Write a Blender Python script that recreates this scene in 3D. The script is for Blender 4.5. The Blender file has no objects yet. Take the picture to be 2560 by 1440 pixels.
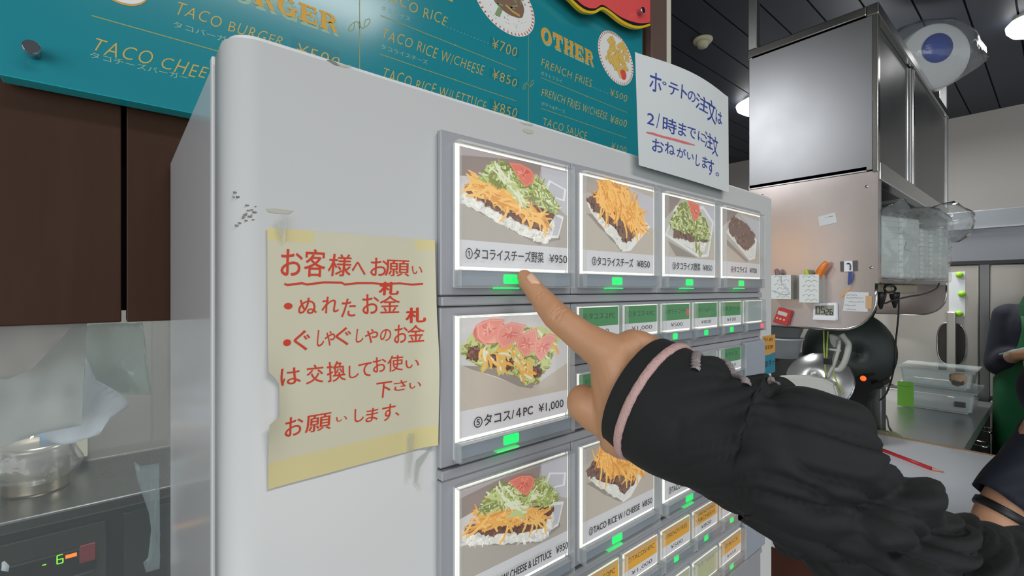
import bpy, bmesh, math, random
from mathutils import Vector, Matrix, noise
random.seed(7)
S = bpy.context.scene
COL = S.collection
R = math.radians

# ------------------------------------------------------------------ camera
CAMZ = 1.48
F = 1165.0                      # focal length in pixels of the 2560 px wide frame
HOR = 722.0                     # horizon row
FX, FY = 0.6468, 0.7627         # viewing direction on the floor plan
cam = bpy.data.cameras.new('camera')
cam.sensor_width = 36.0
cam.lens = 36.0 * F / 2560.0
cam.shift_y = (HOR - 720.0) / 2560.0
cam.clip_start = 0.01
co = bpy.data.objects.new('camera', cam)
COL.objects.link(co)
co.location = (0, 0, CAMZ)
co.rotation_euler = (R(90), 0, math.atan2(FY, FX) - R(90))
S.camera = co

# ------------------------------------------------------------------ world, light, exposure
S.view_settings.view_transform = 'Standard'
S.view_settings.look = 'None'
S.view_settings.gamma = 1.0
S.view_settings.use_curve_mapping = False
S.view_settings.exposure = 0.1
w = bpy.data.worlds.new('world'); S.world = w; w.use_nodes = True
w.node_tree.nodes['Background'].inputs[0].default_value = (0.93, 0.97, 1.0, 1)
w.node_tree.nodes['Background'].inputs[1].default_value = 0.7

def area(name, loc, target, sx, sy, energy, col=(1, 1, 1)):
    l = bpy.data.lights.new(name, 'AREA'); l.shape = 'RECTANGLE'; l.size = sx; l.size_y = sy
    l.energy = energy; l.color = col
    o = bpy.data.objects.new(name, l); COL.objects.link(o); o.location = loc
    d = Vector(target) - Vector(loc)
    o.rotation_euler = d.to_track_quat('-Z', 'Y').to_euler()
    return o
area('shopfront_daylight', (-2.4, -1.9, 1.75), (0.4, 0.5, 1.4), 3.4, 2.4, 66, (0.95, 0.98, 1.0))
area('hall_ceiling_light', (0.4, -1.0, 2.8), (0.4, -1.0, 0), 1.2, 0.3, 14, (1, 0.98, 0.95))
area('kitchen_ceiling_light_one', (2.95, 1.3, 2.66), (2.95, 1.3, 0), 0.3, 0.3, 26)
area('kitchen_ceiling_light_two', (3.5, 0.7, 2.68), (3.5, 0.7, 0), 0.3, 0.3, 26)
area('kitchen_ceiling_light_three', (-0.1, 1.5, 2.75), (-0.1, 1.5, 0), 0.5, 0.3, 48)

# ------------------------------------------------------------------ helpers
def lin(c):
    return tuple(((v / 255) / 12.92 if v / 255 <= 0.04045 else ((v / 255 + 0.055) / 1.055) ** 2.4) for v in c)

def ray(x, y):
    u = (x - 1280) / F
    return Vector((FX + FY * u, FY - FX * u, (HOR - y) / F))
CAM = Vector((0, 0, CAMZ))
def onY(x, y, Y): d = ray(x, y); return CAM + d * (Y / d.y)
def onX(x, y, X): d = ray(x, y); return CAM + d * (X / d.x)
def onZ(x, y, Z): d = ray(x, y); return CAM + d * ((Z - CAMZ) / d.z)
def atT(x, y, t): return CAM + ray(x, y) * t

MATS = {}
def mat(name, rgb, rough=0.5, metal=0.0, emit=0.0, var=0.0, scale=20.0, bump=0.0, bscale=200.0, emit_rgb=None,
        spec=0.5, stretch=(1, 1, 1), rvar=0.0):
    if name in MATS: return MATS[name]
    m = bpy.data.materials.new(name); m.use_nodes = True
    nt = m.node_tree; b = nt.nodes['Principled BSDF']
    c = lin(rgb) + (1,)
    b.inputs['Base Color'].default_value = c
    b.inputs['Roughness'].default_value = rough
    b.inputs['Metallic'].default_value = metal
    b.inputs['Specular IOR Level'].default_value = spec
    tc = nt.nodes.new('ShaderNodeTexCoord'); mp = nt.nodes.new('ShaderNodeMapping')
    mp.inputs['Scale'].default_value = stretch
    nt.links.new(tc.outputs['Object'], mp.inputs[0])
    n = nt.nodes.new('ShaderNodeTexNoise'); n.inputs['Scale'].default_value = scale; n.inputs['Detail'].default_value = 4
    nt.links.new(mp.outputs[0], n.inputs['Vector'])
    mx = nt.nodes.new('ShaderNodeMixRGB'); mx.blend_type = 'MIX'
    d = max(0.0, 1 - var); e = 1 + var
    mx.inputs[1].default_value = (c[0] * d, c[1] * d, c[2] * d, 1)
    mx.inputs[2].default_value = (min(1, c[0] * e), min(1, c[1] * e), min(1, c[2] * e), 1)
    nt.links.new(n.outputs['Fac'], mx.inputs[0]); nt.links.new(mx.outputs[0], b.inputs['Base Color'])
    if rvar:
        mr = nt.nodes.new('ShaderNodeMapRange'); mr.inputs[3].default_value = rough - rvar; mr.inputs[4].default_value = rough + rvar
        nt.links.new(n.outputs['Fac'], mr.inputs[0]); nt.links.new(mr.outputs[0], b.inputs['Roughness'])
    if emit:
        if emit_rgb: b.inputs['Emission Color'].default_value = lin(emit_rgb) + (1,)
        else: nt.links.new(mx.outputs[0], b.inputs['Emission Color'])
        b.inputs['Emission Strength'].default_value = emit
    if bump:
        n2 = nt.nodes.new('ShaderNodeTexNoise'); n2.inputs['Scale'].default_value = bscale; n2.inputs['Detail'].default_value = 3
        nt.links.new(mp.outputs[0], n2.inputs['Vector'])
        bp = nt.nodes.new('ShaderNodeBump'); bp.inputs['Strength'].default_value = bump; bp.inputs['Distance'].default_value = 0.02
        nt.links.new(n2.outputs['Fac'], bp.inputs['Height']); nt.links.new(bp.outputs[0], b.inputs['Normal'])
    MATS[name] = m
    return m

def clear(name, rgb=(235, 240, 240), alpha=0.2, rough=0.05, boost=1.0, bump=0.0, bscale=60):
    """thin clear plastic or glass: transparent, with a little body colour and a fresnel sheen"""
    if name in MATS: return MATS[name]
    m = bpy.data.materials.new(name); m.use_nodes = True
    nt = m.node_tree; nt.nodes.clear()
    out = nt.nodes.new('ShaderNodeOutputMaterial')
    tr = nt.nodes.new('ShaderNodeBsdfTransparent'); tr.inputs[0].default_value = (0.97, 0.98, 0.98, 1)
    df = nt.nodes.new('ShaderNodeBsdfDiffuse'); df.inputs[0].default_value = lin(rgb) + (1,)
    gl = nt.nodes.new('ShaderNodeBsdfGlossy'); gl.inputs['Roughness'].default_value = rough
    fr = nt.nodes.new('ShaderNodeLayerWeight'); fr.inputs[0].default_value = 0.5
    pw = nt.nodes.new('ShaderNodeMath'); pw.operation = 'POWER'; pw.inputs[1].default_value = 4.5
    mu = nt.nodes.new('ShaderNodeMath'); mu.operation = 'MULTIPLY_ADD'; mu.inputs[1].default_value = 0.9 * boost; mu.inputs[2].default_value = 0.035 * boost; mu.use_clamp = True
    m1 = nt.nodes.new('ShaderNodeMixShader'); m1.inputs[0].default_value = alpha
    m2 = nt.nodes.new('ShaderNodeMixShader')
    nt.links.new(tr.outputs[0], m1.inputs[1]); nt.links.new(df.outputs[0], m1.inputs[2])
    nt.links.new(fr.outputs['Facing'], pw.inputs[0]); nt.links.new(pw.outputs[0], mu.inputs[0]); nt.links.new(mu.outputs[0], m2.inputs[0])
    nt.links.new(m1.outputs[0], m2.inputs[1]); nt.links.new(gl.outputs[0], m2.inputs[2])
    nt.links.new(m2.outputs[0], out.inputs[0])
    if bump:
        tc = nt.nodes.new('ShaderNodeTexCoord')
        n2 = nt.nodes.new('ShaderNodeTexNoise'); n2.inputs['Scale'].default_value = bscale; n2.inputs['Detail'].default_value = 3
        nt.links.new(tc.outputs['Object'], n2.inputs['Vector'])
        bp = nt.nodes.new('ShaderNodeBump'); bp.inputs['Strength'].default_value = bump; bp.inputs['Distance'].default_value = 0.02
        nt.links.new(n2.outputs['Fac'], bp.inputs['Height'])
        nt.links.new(bp.outputs[0], gl.inputs['Normal']); nt.links.new(bp.outputs[0], df.inputs['Normal'])
    MATS[name] = m
    return m

WPOS = {}
def build(name, bm, mats, parent=None, smooth=False, kind=None):
    """link a bmesh (world coordinates) as one object"""
    me = bpy.data.meshes.new(name)
    if parent is not None: base = WPOS[parent.name]
    else:
        xs = [v.co.x for v in bm.verts]; ys = [v.co.y for v in bm.verts]; zs = [v.co.z for v in bm.verts]
        base = Vector(((min(xs) + max(xs)) / 2, (min(ys) + max(ys)) / 2, min(zs)))
    for v in bm.verts: v.co -= base
    bm.to_mesh(me); bm.free()
    for m in (mats if isinstance(mats, (list, tuple)) else [mats]): me.materials.append(m)
    if smooth:
        for p in me.polygons: p.use_smooth = True
    o = bpy.data.objects.new(name, me); COL.objects.link(o)
    if parent is not None: o.parent = parent
    else: o.location = base
    WPOS[o.name] = base.copy()
    if kind: o['kind'] = kind
    return o

def tag(o, label, cat=None, group=None):
    o['label'] = label
    if cat: o['category'] = cat
    if group: o['group'] = group
    return o

def thing(name, label, cat, base, group=None):
    o = bpy.data.objects.new(name, None); COL.objects.link(o); o.empty_display_size = 0.05
    o.location = base; WPOS[o.name] = Vector(base)
    return tag(o, label, cat, group)

def BM(): return bmesh.new()

def box(bm, a, b, mi=0, bev=0.0, seg=2):
    x0, y0, z0 = (min(a[i], b[i]) for i in range(3)); x1, y1, z1 = (max(a[i], b[i]) for i in range(3))
    tmp = bmesh.new()
    vs = [tmp.verts.new(p) for p in ((x0, y0, z0), (x1, y0, z0), (x1, y1, z0), (x0, y1, z0), (x0, y0, z1), (x1, y0, z1), (x1, y1, z1), (x0, y1, z1))]
    for f in ((0, 3, 2, 1), (4, 5, 6, 7), (0, 1, 5, 4), (1, 2, 6, 5), (2, 3, 7, 6), (3, 0, 4, 7)):
        tmp.faces.new([vs[i] for i in f])
    if bev: bmesh.ops.bevel(tmp, geom=list(tmp.edges), offset=bev, segments=seg, profile=0.5, affect='EDGES')
    merge(bm, tmp, mi)

def merge(bm, tmp, mi=None):
    mp = {}
    for v in tmp.verts: mp[v] = bm.verts.new(v.co)
    for f in tmp.faces:
        try: nf = bm.faces.new([mp[v] for v in f.verts])
        except ValueError: continue
        nf.material_index = f.material_index if mi is None else mi
        nf.smooth = f.smooth
    tmp.free()

def poly(bm, pts, mi=0):
    f = bm.faces.new([bm.verts.new(p) for p in pts]); f.material_index = mi
    return f

def tube(bm, pts, r, seg=10, mi=0, caps=True):
    """round tube through points; r is a radius or a list of radii"""
    pts = [Vector(p) for p in pts]; n = len(pts)
    rs = r if isinstance(r, (list, tuple)) else [r] * n
    up = Vector((0, 0, 1)); rings = []
    prev = None
    for i, p in enumerate(pts):
        d = (pts[min(i + 1, n - 1)] - pts[max(i - 1, 0)]).normalized()
        if prev is None:
            a = d.cross(up)
            if a.length < 1e-3: a = d.cross(Vector((1, 0, 0)))
            a.normalize()
        else:
            a = (prev - d * prev.dot(d)).normalized()
        prev = a; b = d.cross(a)
        rings.append([bm.verts.new(p + (a * math.cos(2 * math.pi * k / seg) + b * math.sin(2 * math.pi * k / seg)) * rs[i]) for k in range(seg)])
    for i in range(n - 1):
        for k in range(seg):
            f = bm.faces.new([rings[i][k], rings[i][(k + 1) % seg], rings[i + 1][(k + 1) % seg], rings[i + 1][k]]); f.material_index = mi; f.smooth = True
    if caps:
        f = bm.faces.new(rings[0][::-1]); f.material_index = mi
        f = bm.faces.new(rings[-1]); f.material_index = mi

def curve_pts(ctrl, n=24):
    """Catmull-Rom through control points"""
    c = [Vector(p) for p in ctrl]; out = []
    m = len(c) - 1
    for j in range(n + 1):
        s = j / n * m; i = min(int(s), m - 1); t = s - i
        p0, p1, p2, p3 = c[max(i - 1, 0)], c[i], c[i + 1], c[min(i + 2, m)]
        out.append(0.5 * ((2 * p1) + (p2 - p0) * t + (2 * p0 - 5 * p1 + 4 * p2 - p3) * t * t + (3 * p1 - p0 - 3 * p2 + p3) * t ** 3))
    return out

def lathe(bm, c, prof, axis=(0, 0, 1), seg=32, mi=0, closed=False):
    """profile of (radius, height) pairs turned around an axis"""
    q = Vector((0, 0, 1)).rotation_difference(Vector(axis).normalized())
    rings = []
    for r, h in prof:
        rings.append([bm.verts.new(Vector(c) + q @ Vector((r * math.cos(2 * math.pi * k / seg), r * math.sin(2 * math.pi * k / seg), h))) for k in range(seg)])
    for i in range(len(rings) - 1):
        for k in range(seg):
            f = bm.faces.new([rings[i][k], rings[i][(k + 1) % seg], rings[i + 1][(k + 1) % seg], rings[i + 1][k]]); f.material_index = mi; f.smooth = True
    for rg, rev in ((rings[0], True), (rings[-1], False)):
        if (rg[0].co - rg[seg // 2].co).length > 1e-5:
            f = bm.faces.new(rg[::-1] if rev else rg); f.material_index = mi

def slab(bm, pts, off, mi=0):
    """prism: closed outline pushed along the vector off"""
    off = Vector(off); n = len(pts)
    a = [bm.verts.new(p) for p in pts]; b = [bm.verts.new(Vector(p) + off) for p in pts]
    for f in (a, b[::-1]): bm.faces.new(f).material_index = mi
    for i in range(n): bm.faces.new([a[i], b[i], b[(i + 1) % n], a[(i + 1) % n]]).material_index = mi
    bmesh.ops.recalc_face_normals(bm, faces=bm.faces[:])

# ---- lettering
_g = {}
def glyph(s, bold=0.0):
    k = (s, bold)
    if k in _g: return _g[k]
    c = bpy.data.curves.new('lettering', 'FONT'); c.body = s; c.offset = bold; c.resolution_u = 3
    o = bpy.data.objects.new('lettering', c); COL.objects.link(o)
    bpy.context.view_layer.update()
    me = o.evaluated_get(bpy.context.evaluated_depsgraph_get()).to_mesh()
    vs = [(v.co.x, v.co.y) for v in me.vertices]; fs = [tuple(p.vertices) for p in me.polygons]
    bpy.data.objects.remove(o); bpy.data.curves.remove(c)
    x0 = min(v[0] for v in vs); x1 = max(v[0] for v in vs); y0 = min(v[1] for v in vs); y1 = max(v[1] for v in vs)
    _g[k] = (vs, fs, x0, x1, y0, y1)
    return _g[k]

def put_text(bm, s, o, ex, ey, mi, bold=0.0, shear=0.0, warp=None, fit=False, jit=0.0):
    """ex spans the whole width of the string, ey one capital height; fit=True maps the outline's own box onto ex, ey"""
    vs, fs, x0, x1, y0, y1 = glyph(s, bold)
    o, ex, ey = Vector(o), Vector(ex), Vector(ey)
    hh = (y1 - y0) if fit else 0.72
    yb = y0 if fit else 0.0
    if jit:      # brush lettering: every character a little turned and raised on its own
        par = list(range(len(vs)))
        def root(i):
            while par[i] != i: par[i] = par[par[i]]; i = par[i]
            return i
        for f in fs:
            for i in f[1:]: par[root(i)] = root(f[0])
        grp = {}
        for i in range(len(vs)): grp.setdefault(root(i), []).append(i)
        vs = list(vs)
        for g in grp.values():
            cx = sum(vs[i][0] for i in g) / len(g); a = random.uniform(-jit, jit) * 0.12; k = 1 + random.uniform(-jit, jit) * 0.12; dy = random.uniform(-jit, jit) * 0.05
            for i in g:
                x, y = vs[i]; vs[i] = (cx + (x - cx) * (1 - 0.1 * abs(jit)) * math.cos(a) - (y - 0.36) * math.sin(a), 0.36 + (x - cx) * math.sin(a) * 0.6 + (y - 0.36) * k + dy)
    nv = []
    for x, y in vs:
        u = (x - x0) / (x1 - x0); v = (y - yb) / hh
        p = o + ex * u + ey * v + ex.normalized() * (shear * v * ey.length)
        if warp: p = warp(p)
        nv.append(bm.verts.new(p))
    for f in fs:
        try:
            nf = bm.faces.new([nv[i] for i in f]); nf.material_index = mi
        except ValueError: pass

def line_text(bm, s, x0, y0, x1, y1, hpx, Y, mi, bold=0.0, shear=0.0, jit=0.0):
    """a line of lettering on the plane y = Y from its baseline ends"""
    a, b = onY(x0, y0, Y), onY(x1, y1, Y)
    b.z = a.z = (a.z + b.z) / 2
    t = (a.y / ray(x0, y0).y)
    put_text(bm, s, a, b - a, Vector((0, 0, hpx * t / F)), mi, bold, shear, None, False, jit)

def hand_glyph(bm, ch, x0, y0, x1, y1, Y, mi, bold=0.0, warp=None, rot=0.0):
    """one handwritten character filling the box x0..x1, y0..y1 seen on the plane y = Y"""
    xc = (x0 + x1) / 2
    sl = abs(HOR - (y0 + y1) / 2) / (2655 - xc)
    sh = min(sl * (x1 - x0) * 0.5, (y1 - y0) * 0.25)
    z1 = onY(xc, y0 + sh, Y).z; z0 = onY(xc, y1 - sh, Y).z
    a = onY(x0, y1, Y).x; b = onY(x1, y1, Y).x
    sk = random.uniform(-0.05, 0.12); th = bold * (z1 - z0)
    for k, (dx, dz) in enumerate(((0, 0), (1, 0.3), (0.3, 1), (-0.6, 0.5)) if bold else ((0, 0),)):
        put_text(bm, ch, (a + dx * th, Y - k * 8e-6, z0 + dz * th), (b - a, 0, (b - a) * rot), (0, 0, z1 - z0), mi, 0, sk, warp, True)

def stroke(bm, pts, wd, n, mi=0):
    """flat ribbon along points with half width wd, lying in the plane with normal n"""
    pts = [Vector(p) for p in pts]; n = Vector(n); m = len(pts)
    wd = wd if isinstance(wd, (list, tuple)) else [wd] * m
    L, Rr = [], []
    for i, p in enumerate(pts):
        d = (pts[min(i + 1, m - 1)] - pts[max(i - 1, 0)]).normalized()
        s = n.cross(d).normalized() * wd[i]
        L.append(bm.verts.new(p + s)); Rr.append(bm.verts.new(p - s))
    for i in range(m - 1):
        try: bm.faces.new([Rr[i], Rr[i + 1], L[i + 1], L[i]]).material_index = mi
        except ValueError: pass
NY = (0, -1, 0)

# ---- materials
M_white = mat('machine_white_paint', (210, 212, 211), 0.42, var=0.02, scale=6)
M_side = mat('machine_side_paint', (200, 200, 202), 0.16, var=0.02, scale=6, spec=0.6)
M_panel = mat('button_panel_grey_plastic', (158, 159, 164), 0.42, var=0.02, scale=40)
M_groove = mat('dark_joint', (70, 72, 76), 0.6)
M_strip = mat('button_strip_grey', (158, 166, 176), 0.4)
M_led = mat('green_button_lamp', (20, 220, 100), 0.4, emit=0.9, emit_rgb=(10, 235, 110))
M_redled = mat('red_button_lamp', (250, 100, 120), 0.4, emit=0.8)
M_glow = mat('backlight_edge', (255, 252, 240), 0.4, emit=1.0, emit_rgb=(255, 250, 238))
M_case = clear('button_cover_acrylic', alpha=0.03, rough=0.03)
M_rim = clear('button_rim_acrylic', (235, 238, 238), alpha=0.2, rough=0.05, boost=1.4)
M_steel = mat('brushed_steel', (160, 160, 160), 0.36, 1.0, var=0.06, scale=3, bump=0.02, bscale=3.5, stretch=(1, 1, 1), rvar=0.08)
M_steel2 = mat('polished_steel', (200, 200, 198), 0.16, 1.0, var=0.04, scale=4, bump=0.03, bscale=4)
M_steeld = mat('worn_steel', (150, 150, 150), 0.38, 1.0, var=0.08, scale=5)
M_black = mat('black_plastic', (22, 22, 24), 0.45)
M_ink = mat('black_ink', (38, 34, 36), 0.6)
M_paper = mat('white_paper', (206, 210, 211), 0.8, var=0.02, scale=30)
# ================================================================== the setting
M_wood = mat('dark_brown_panel', (60, 38, 24), 0.5, spec=0.2, var=0.16, scale=14, stretch=(6, 1, 0.6))
M_brownwood = mat('brown_counter_panel', (78, 44, 32), 0.45, var=0.15, scale=10, stretch=(1, 6, 0.6))
M_floor = mat('grey_floor_tile', (110, 108, 104), 0.5, var=0.06, scale=5)
M_ceil = mat('dark_ceiling_board', (50, 56, 68), 0.55, var=0.08, scale=4)
M_ceilgap = mat('ceiling_joint', (14, 15, 18), 0.8)
M_plaster = mat('grey_wall_paint', (176, 174, 170), 0.7, var=0.03, scale=3)
M_cream = mat('cream_paint', (222, 220, 200), 0.6)
M_darkwall = mat('dark_kitchen_wall', (34, 36, 40), 0.6)
M_pilaster = mat('brown_pilaster', (104, 84, 76), 0.5, var=0.05, scale=12)

bm = BM(); box(bm, (-4.5, -4.5, -0.05), (5.2, 3.1, 0)); build('floor', bm, M_floor, kind='structure')
bm = BM()
CZ = 2.85
box(bm, (-4.5, -4.5, CZ + 0.012), (5.2, 3.1, CZ + 0.06), 1)
y = -4.5
while y < 3.1:
    box(bm, (-4.5, y + 0.004, CZ), (5.2, min(y + 0.156, 3.1), CZ + 0.012), 0); y += 0.16
build('ceiling', bm, [M_ceil, M_ceilgap], kind='structure')
bm = BM(); box(bm, (5.12, -4.5, 0), (5.2, 3.1, CZ)); build('wall_right', bm, M_plaster, kind='structure')
bm = BM(); box(bm, (-4.5, 3.0, 0), (5.12, 3.1, CZ)); build('wall_far', bm, M_darkwall, kind='structure')
WZ = 1.4472
bm = BM()
gx = 0.0054
box(bm, (-2.6, 0.60, WZ), (gx - 0.002, 0.64, CZ), 0, 0.001)
box(bm, (gx + 0.002, 0.60, WZ), (0.93, 0.64, CZ), 0, 0.001)
box(bm, (-2.6, 0.641, WZ + 0.01), (0.93, 0.66, CZ), 1)
build('wall_back', bm, [M_wood, M_ceilgap], kind='structure')
bm = BM(); box(bm, (0.90, 0.585, 0), (0.962, 0.68, CZ), 0, 0.002); build('trim_1', bm, M_pilaster, kind='structure')
bm = BM(); box(bm, (0.964, 0.60, 0), (1.006, 0.68, CZ), 0, 0.002); build('trim_2', bm, M_cream, kind='structure')
# low part of the back wall under the serving hatch
bm = BM(); box(bm, (-2.6, 0.60, 0), (0.90, 0.66, 0.78)); build('wall_hatch', bm, M_wood, kind='structure')
# clear pane in the hatch
bm = BM(); box(bm, (-2.6, 0.612, 0.782), (0.898, 0.618, WZ - 0.001)); build('window_1', bm, clear('hatch_pane', (200, 210, 208), 0.06, 0.02, 0.8), kind='structure')
# inner steel wall of the kitchen behind the hatch
M_kwall = mat('kitchen_wall_panel', (150, 148, 142), 0.45, 0.6, var=0.04, scale=4)
bm = BM(); box(bm, (-2.0, 2.30, 0), (1.9, 2.36, 2.0)); build('wall_kitchen', bm, M_kwall, kind='structure')

# unseen end of the kitchen; two glowing windows added to warm the end panel's reflection
bm = BM(); box(bm, (-3.1, 1.95, 0), (-3.0, 3.0, CZ)); build('wall_left', bm, mat('white_kitchen_paint', (236, 232, 226), 0.7), kind='structure')
M_win = mat('added_window_glow', (255, 206, 150), 0.5, emit=1.5, emit_rgb=(255, 208, 156))
bm = BM(); box(bm, (-2.998, 2.06, 1.5), (-2.985, 2.28, 2.3)); build('added_window_2', bm, M_win, kind='structure')
bm = BM(); box(bm, (-2.998, 2.44, 1.5), (-2.985, 2.80, 2.3)); build('added_window_3', bm, M_win, kind='structure')

# ================================================================== the ticket machine
tm = thing('ticket_machine', 'tall white ticket vending machine with lit picture buttons in front of the menu board', 'ticket machine', (0.38, 0.45, 0))
MX0, MX1, MTOP = 0.0415, 0.7156, CAMZ + 0.1312
YD = 0.268      # door face
bm = BM()
box(bm, (MX0 + 0.0005, 0.312, 0.02), (MX1, 0.594, MTOP), 0, 0.003)
box(bm, (MX0 - 0.0012, 0.3065, 0.02), (MX0 + 0.02, 0.3125, MTOP - 0.001), 1, 0.0008)
build('cabinet', bm, [M_side, M_white], tm)
bm = BM()
box(bm, (MX0 + 0.004, 0.30, 0.03), (MX1 - 0.004, 0.3115, MTOP - 0.008)); build('door_seal', bm, M_groove, tm)
# door, rounded on its front vertical edges
tmp = bmesh.new()
out = []
r = 0.0155
for cx, a0 in ((MX0 + r, 180), (MX1 - r * 0.25, 270)):
    rr = r if a0 == 180 else r * 0.25
    for k in range(9):
        a = R(a0 + 90 * k / 8); out.append((cx + rr * math.cos(a), YD + rr + rr * math.sin(a)))
out += [(MX1, 0.3035), (MX0, 0.3035)]
bot = [tmp.verts.new((x, y, 0.02)) for x, y in out]; top = [tmp.verts.new((x, y, MTOP)) for x, y in out]
tmp.faces.new(bot); tf = tmp.faces.new(top[::-1])
for i in range(len(out)):
    j = (i + 1) % len(out); f = tmp.faces.new([bot[i], top[i], top[j], bot[j]]); f.smooth = True
bmesh.ops.recalc_face_normals(tmp, faces=tmp.faces[:])
bmesh.ops.bevel(tmp, geom=[e for e in tmp.edges if abs(e.verts[0].co.z - MTOP) < 1e-6 and abs(e.verts[1].co.z - MTOP) < 1e-6], offset=0.003, segments=3, affect='EDGES')
bm = BM(); merge(bm, tmp)
door = build('door', bm, M_white, tm)
# worn paint and glue marks on the door
M_chip = mat('chipped_paint', (128, 126, 118), 0.8)
M_glue = mat('old_glue', (186, 184, 172), 0.6)
def mark(pts, mi=0, Y=YD - 0.0002):
    bm = BM(); poly(bm, [onY(x, y + 8, Y) for x, y in pts][::-1], 0); build('paint_wear', bm, (M_chip, M_glue)[mi], door)
mark([(815, 143), (826, 141), (838, 147), (852, 153), (850, 157), (836, 154), (830, 150)], 0)
mark([(842, 150), (876, 156), (878, 163), (850, 158)], 1)
mark([(1310, 312), (1335, 318), (1332, 326), (1318, 326), (1306, 318)], 1)
mark([(1300, 297), (1320, 300), (1335, 303), (1330, 307), (1310, 303)], 1)
mark([(664, 514), (690, 513), (734, 519), (722, 527), (690, 525), (670, 522)], 1)
bm = BM()
random.seed(3)
for cx, cy, sx, sy, n in ((625, 532, 18, 20, 16), (583, 486, 14, 8, 7), (596, 560, 8, 8, 4)):
    for _ in range(n):
        px = cx + random.uniform(-sx, sx); py = cy + random.uniform(-sy, sy)
        # on the rounded edge: follow its surface
        X = onY(px, py, YD).x
        Yc = YD
        if X < MX0 + r:
            for _k in range(12):
                X = onY(px, py, Yc).x; dx = min(max(MX0 + r - X, 0), r * 0.999)
                Yc = YD + r - math.sqrt(r * r - dx * dx)
        q = onY(px, py, Yc - 0.0003); s = random.uniform(0.0002, 0.0006)
        box(bm, q - Vector((s * 1.6, 0.0001, s * 0.6)), q + Vector((s * 1.6, 0.0003, s * 0.6)))
build('paint_chip', bm, M_chip, door)

# ---- grey panel with its modules
D = 0.26
def ux(s): return s * D
def uz(s): return CAMZ + s * D
PX0, PX1 = 0.1612, 0.6625
COLX = [0.655, 1.131, 1.611, 2.089]; BW, BH, STR = 0.425, 0.374, 0.047
ROWT = [0.376, -0.066, -0.506, -0.946]
SX0, SP, SW, SHH = 1.112, 0.2395, 0.220, 0.155
bm = BM()
box(bm, (PX0 + 0.0012, 0.2655, uz(-2.9)), (PX1, 0.2682, uz(0.402)), 1)
YP = 0.2625
def plate(x0, x1, z0, z1, mi=0, yf=YP): box(bm, (x0, yf, z0), (x1, 0.267, z1), mi, 0.0008, 1)
edges = [PX0, ux(1.104), ux(1.583), ux(2.062), PX1]
for i in range(4): plate(edges[i] + 0.0003, edges[i + 1] - 0.0003, uz(-0.017), uz(0.402))
for k in range(5):
    zt = -0.017 - 0.44 * k
    plate(PX0, PX1, uz(zt - 0.027), uz(zt - 0.003), 0, 0.2605)          # ledge between rows
    z1, z0 = zt - 0.030, zt - 0.437
    plate(PX0, edges[1] - 0.0004, uz(z0), uz(z1))
    if k in (0, 2):
        plate(edges[1] + 0.0004, PX1, uz(z0), uz(z0 + 0.206)); plate(edges[1] + 0.0004, PX1, uz(z0 + 0.209), uz(z1))
    else:
        for i in range(1, 4): plate(edges[i] + 0.0004, edges[i + 1] - 0.0004, uz(z0), uz(z1))
panel = build('button_panel', bm, [M_panel, M_groove], tm)

# ---- printed food pictures
FC = {}
def fm(n, rgb, e=0.32): FC[n] = mat('print_' + n, rgb, 0.6, emit=e)
fm('paper', (214, 210, 212)); fm('ink', (40, 36, 40), 0)
for n, c in dict(table=(176, 166, 156), table2=(192, 180, 166), wrap=(150, 132, 126), wrap2=(182, 168, 168), sheet=(208, 204, 202), sheet2=(196, 192, 198),
                 rice=(226, 224, 216), rice2=(204, 200, 190), rice3=(240, 238, 232), meat=(112, 66, 46), meat2=(84, 48, 36), meat3=(140, 92, 68), meat4=(122, 92, 80), meat5=(150, 122, 108),
                 chz=(238, 176, 80), chz2=(248, 196, 108), chz3=(222, 152, 62), let=(166, 176, 96), let2=(198, 206, 140), let3=(126, 138, 66), let4=(228, 230, 200), olive=(150, 140, 70),
                 tom=(226, 118, 96), tom2=(238, 150, 126), tom3=(206, 88, 70), pink=(234, 150, 136), pink2=(242, 178, 160), pink3=(216, 116, 104), tray=(232, 230, 230), shade=(150, 140, 130),
                 shell=(222, 190, 110), blue=(96, 106, 120)).items(): fm(n, c)
fm('green', (70, 150, 86), 0.15); fm('amber', (236, 170, 20), 0.22); fm('greyfilm', (176, 186, 182), 0.12); fm('palefilm', (206, 204, 160), 0.15); fm('redink', (214, 110, 100), 0.1)
FN = list(FC); FI = {n: i for i, n in enumerate(FN)}; FMATS = [FC[n] for n in FN]

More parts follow.
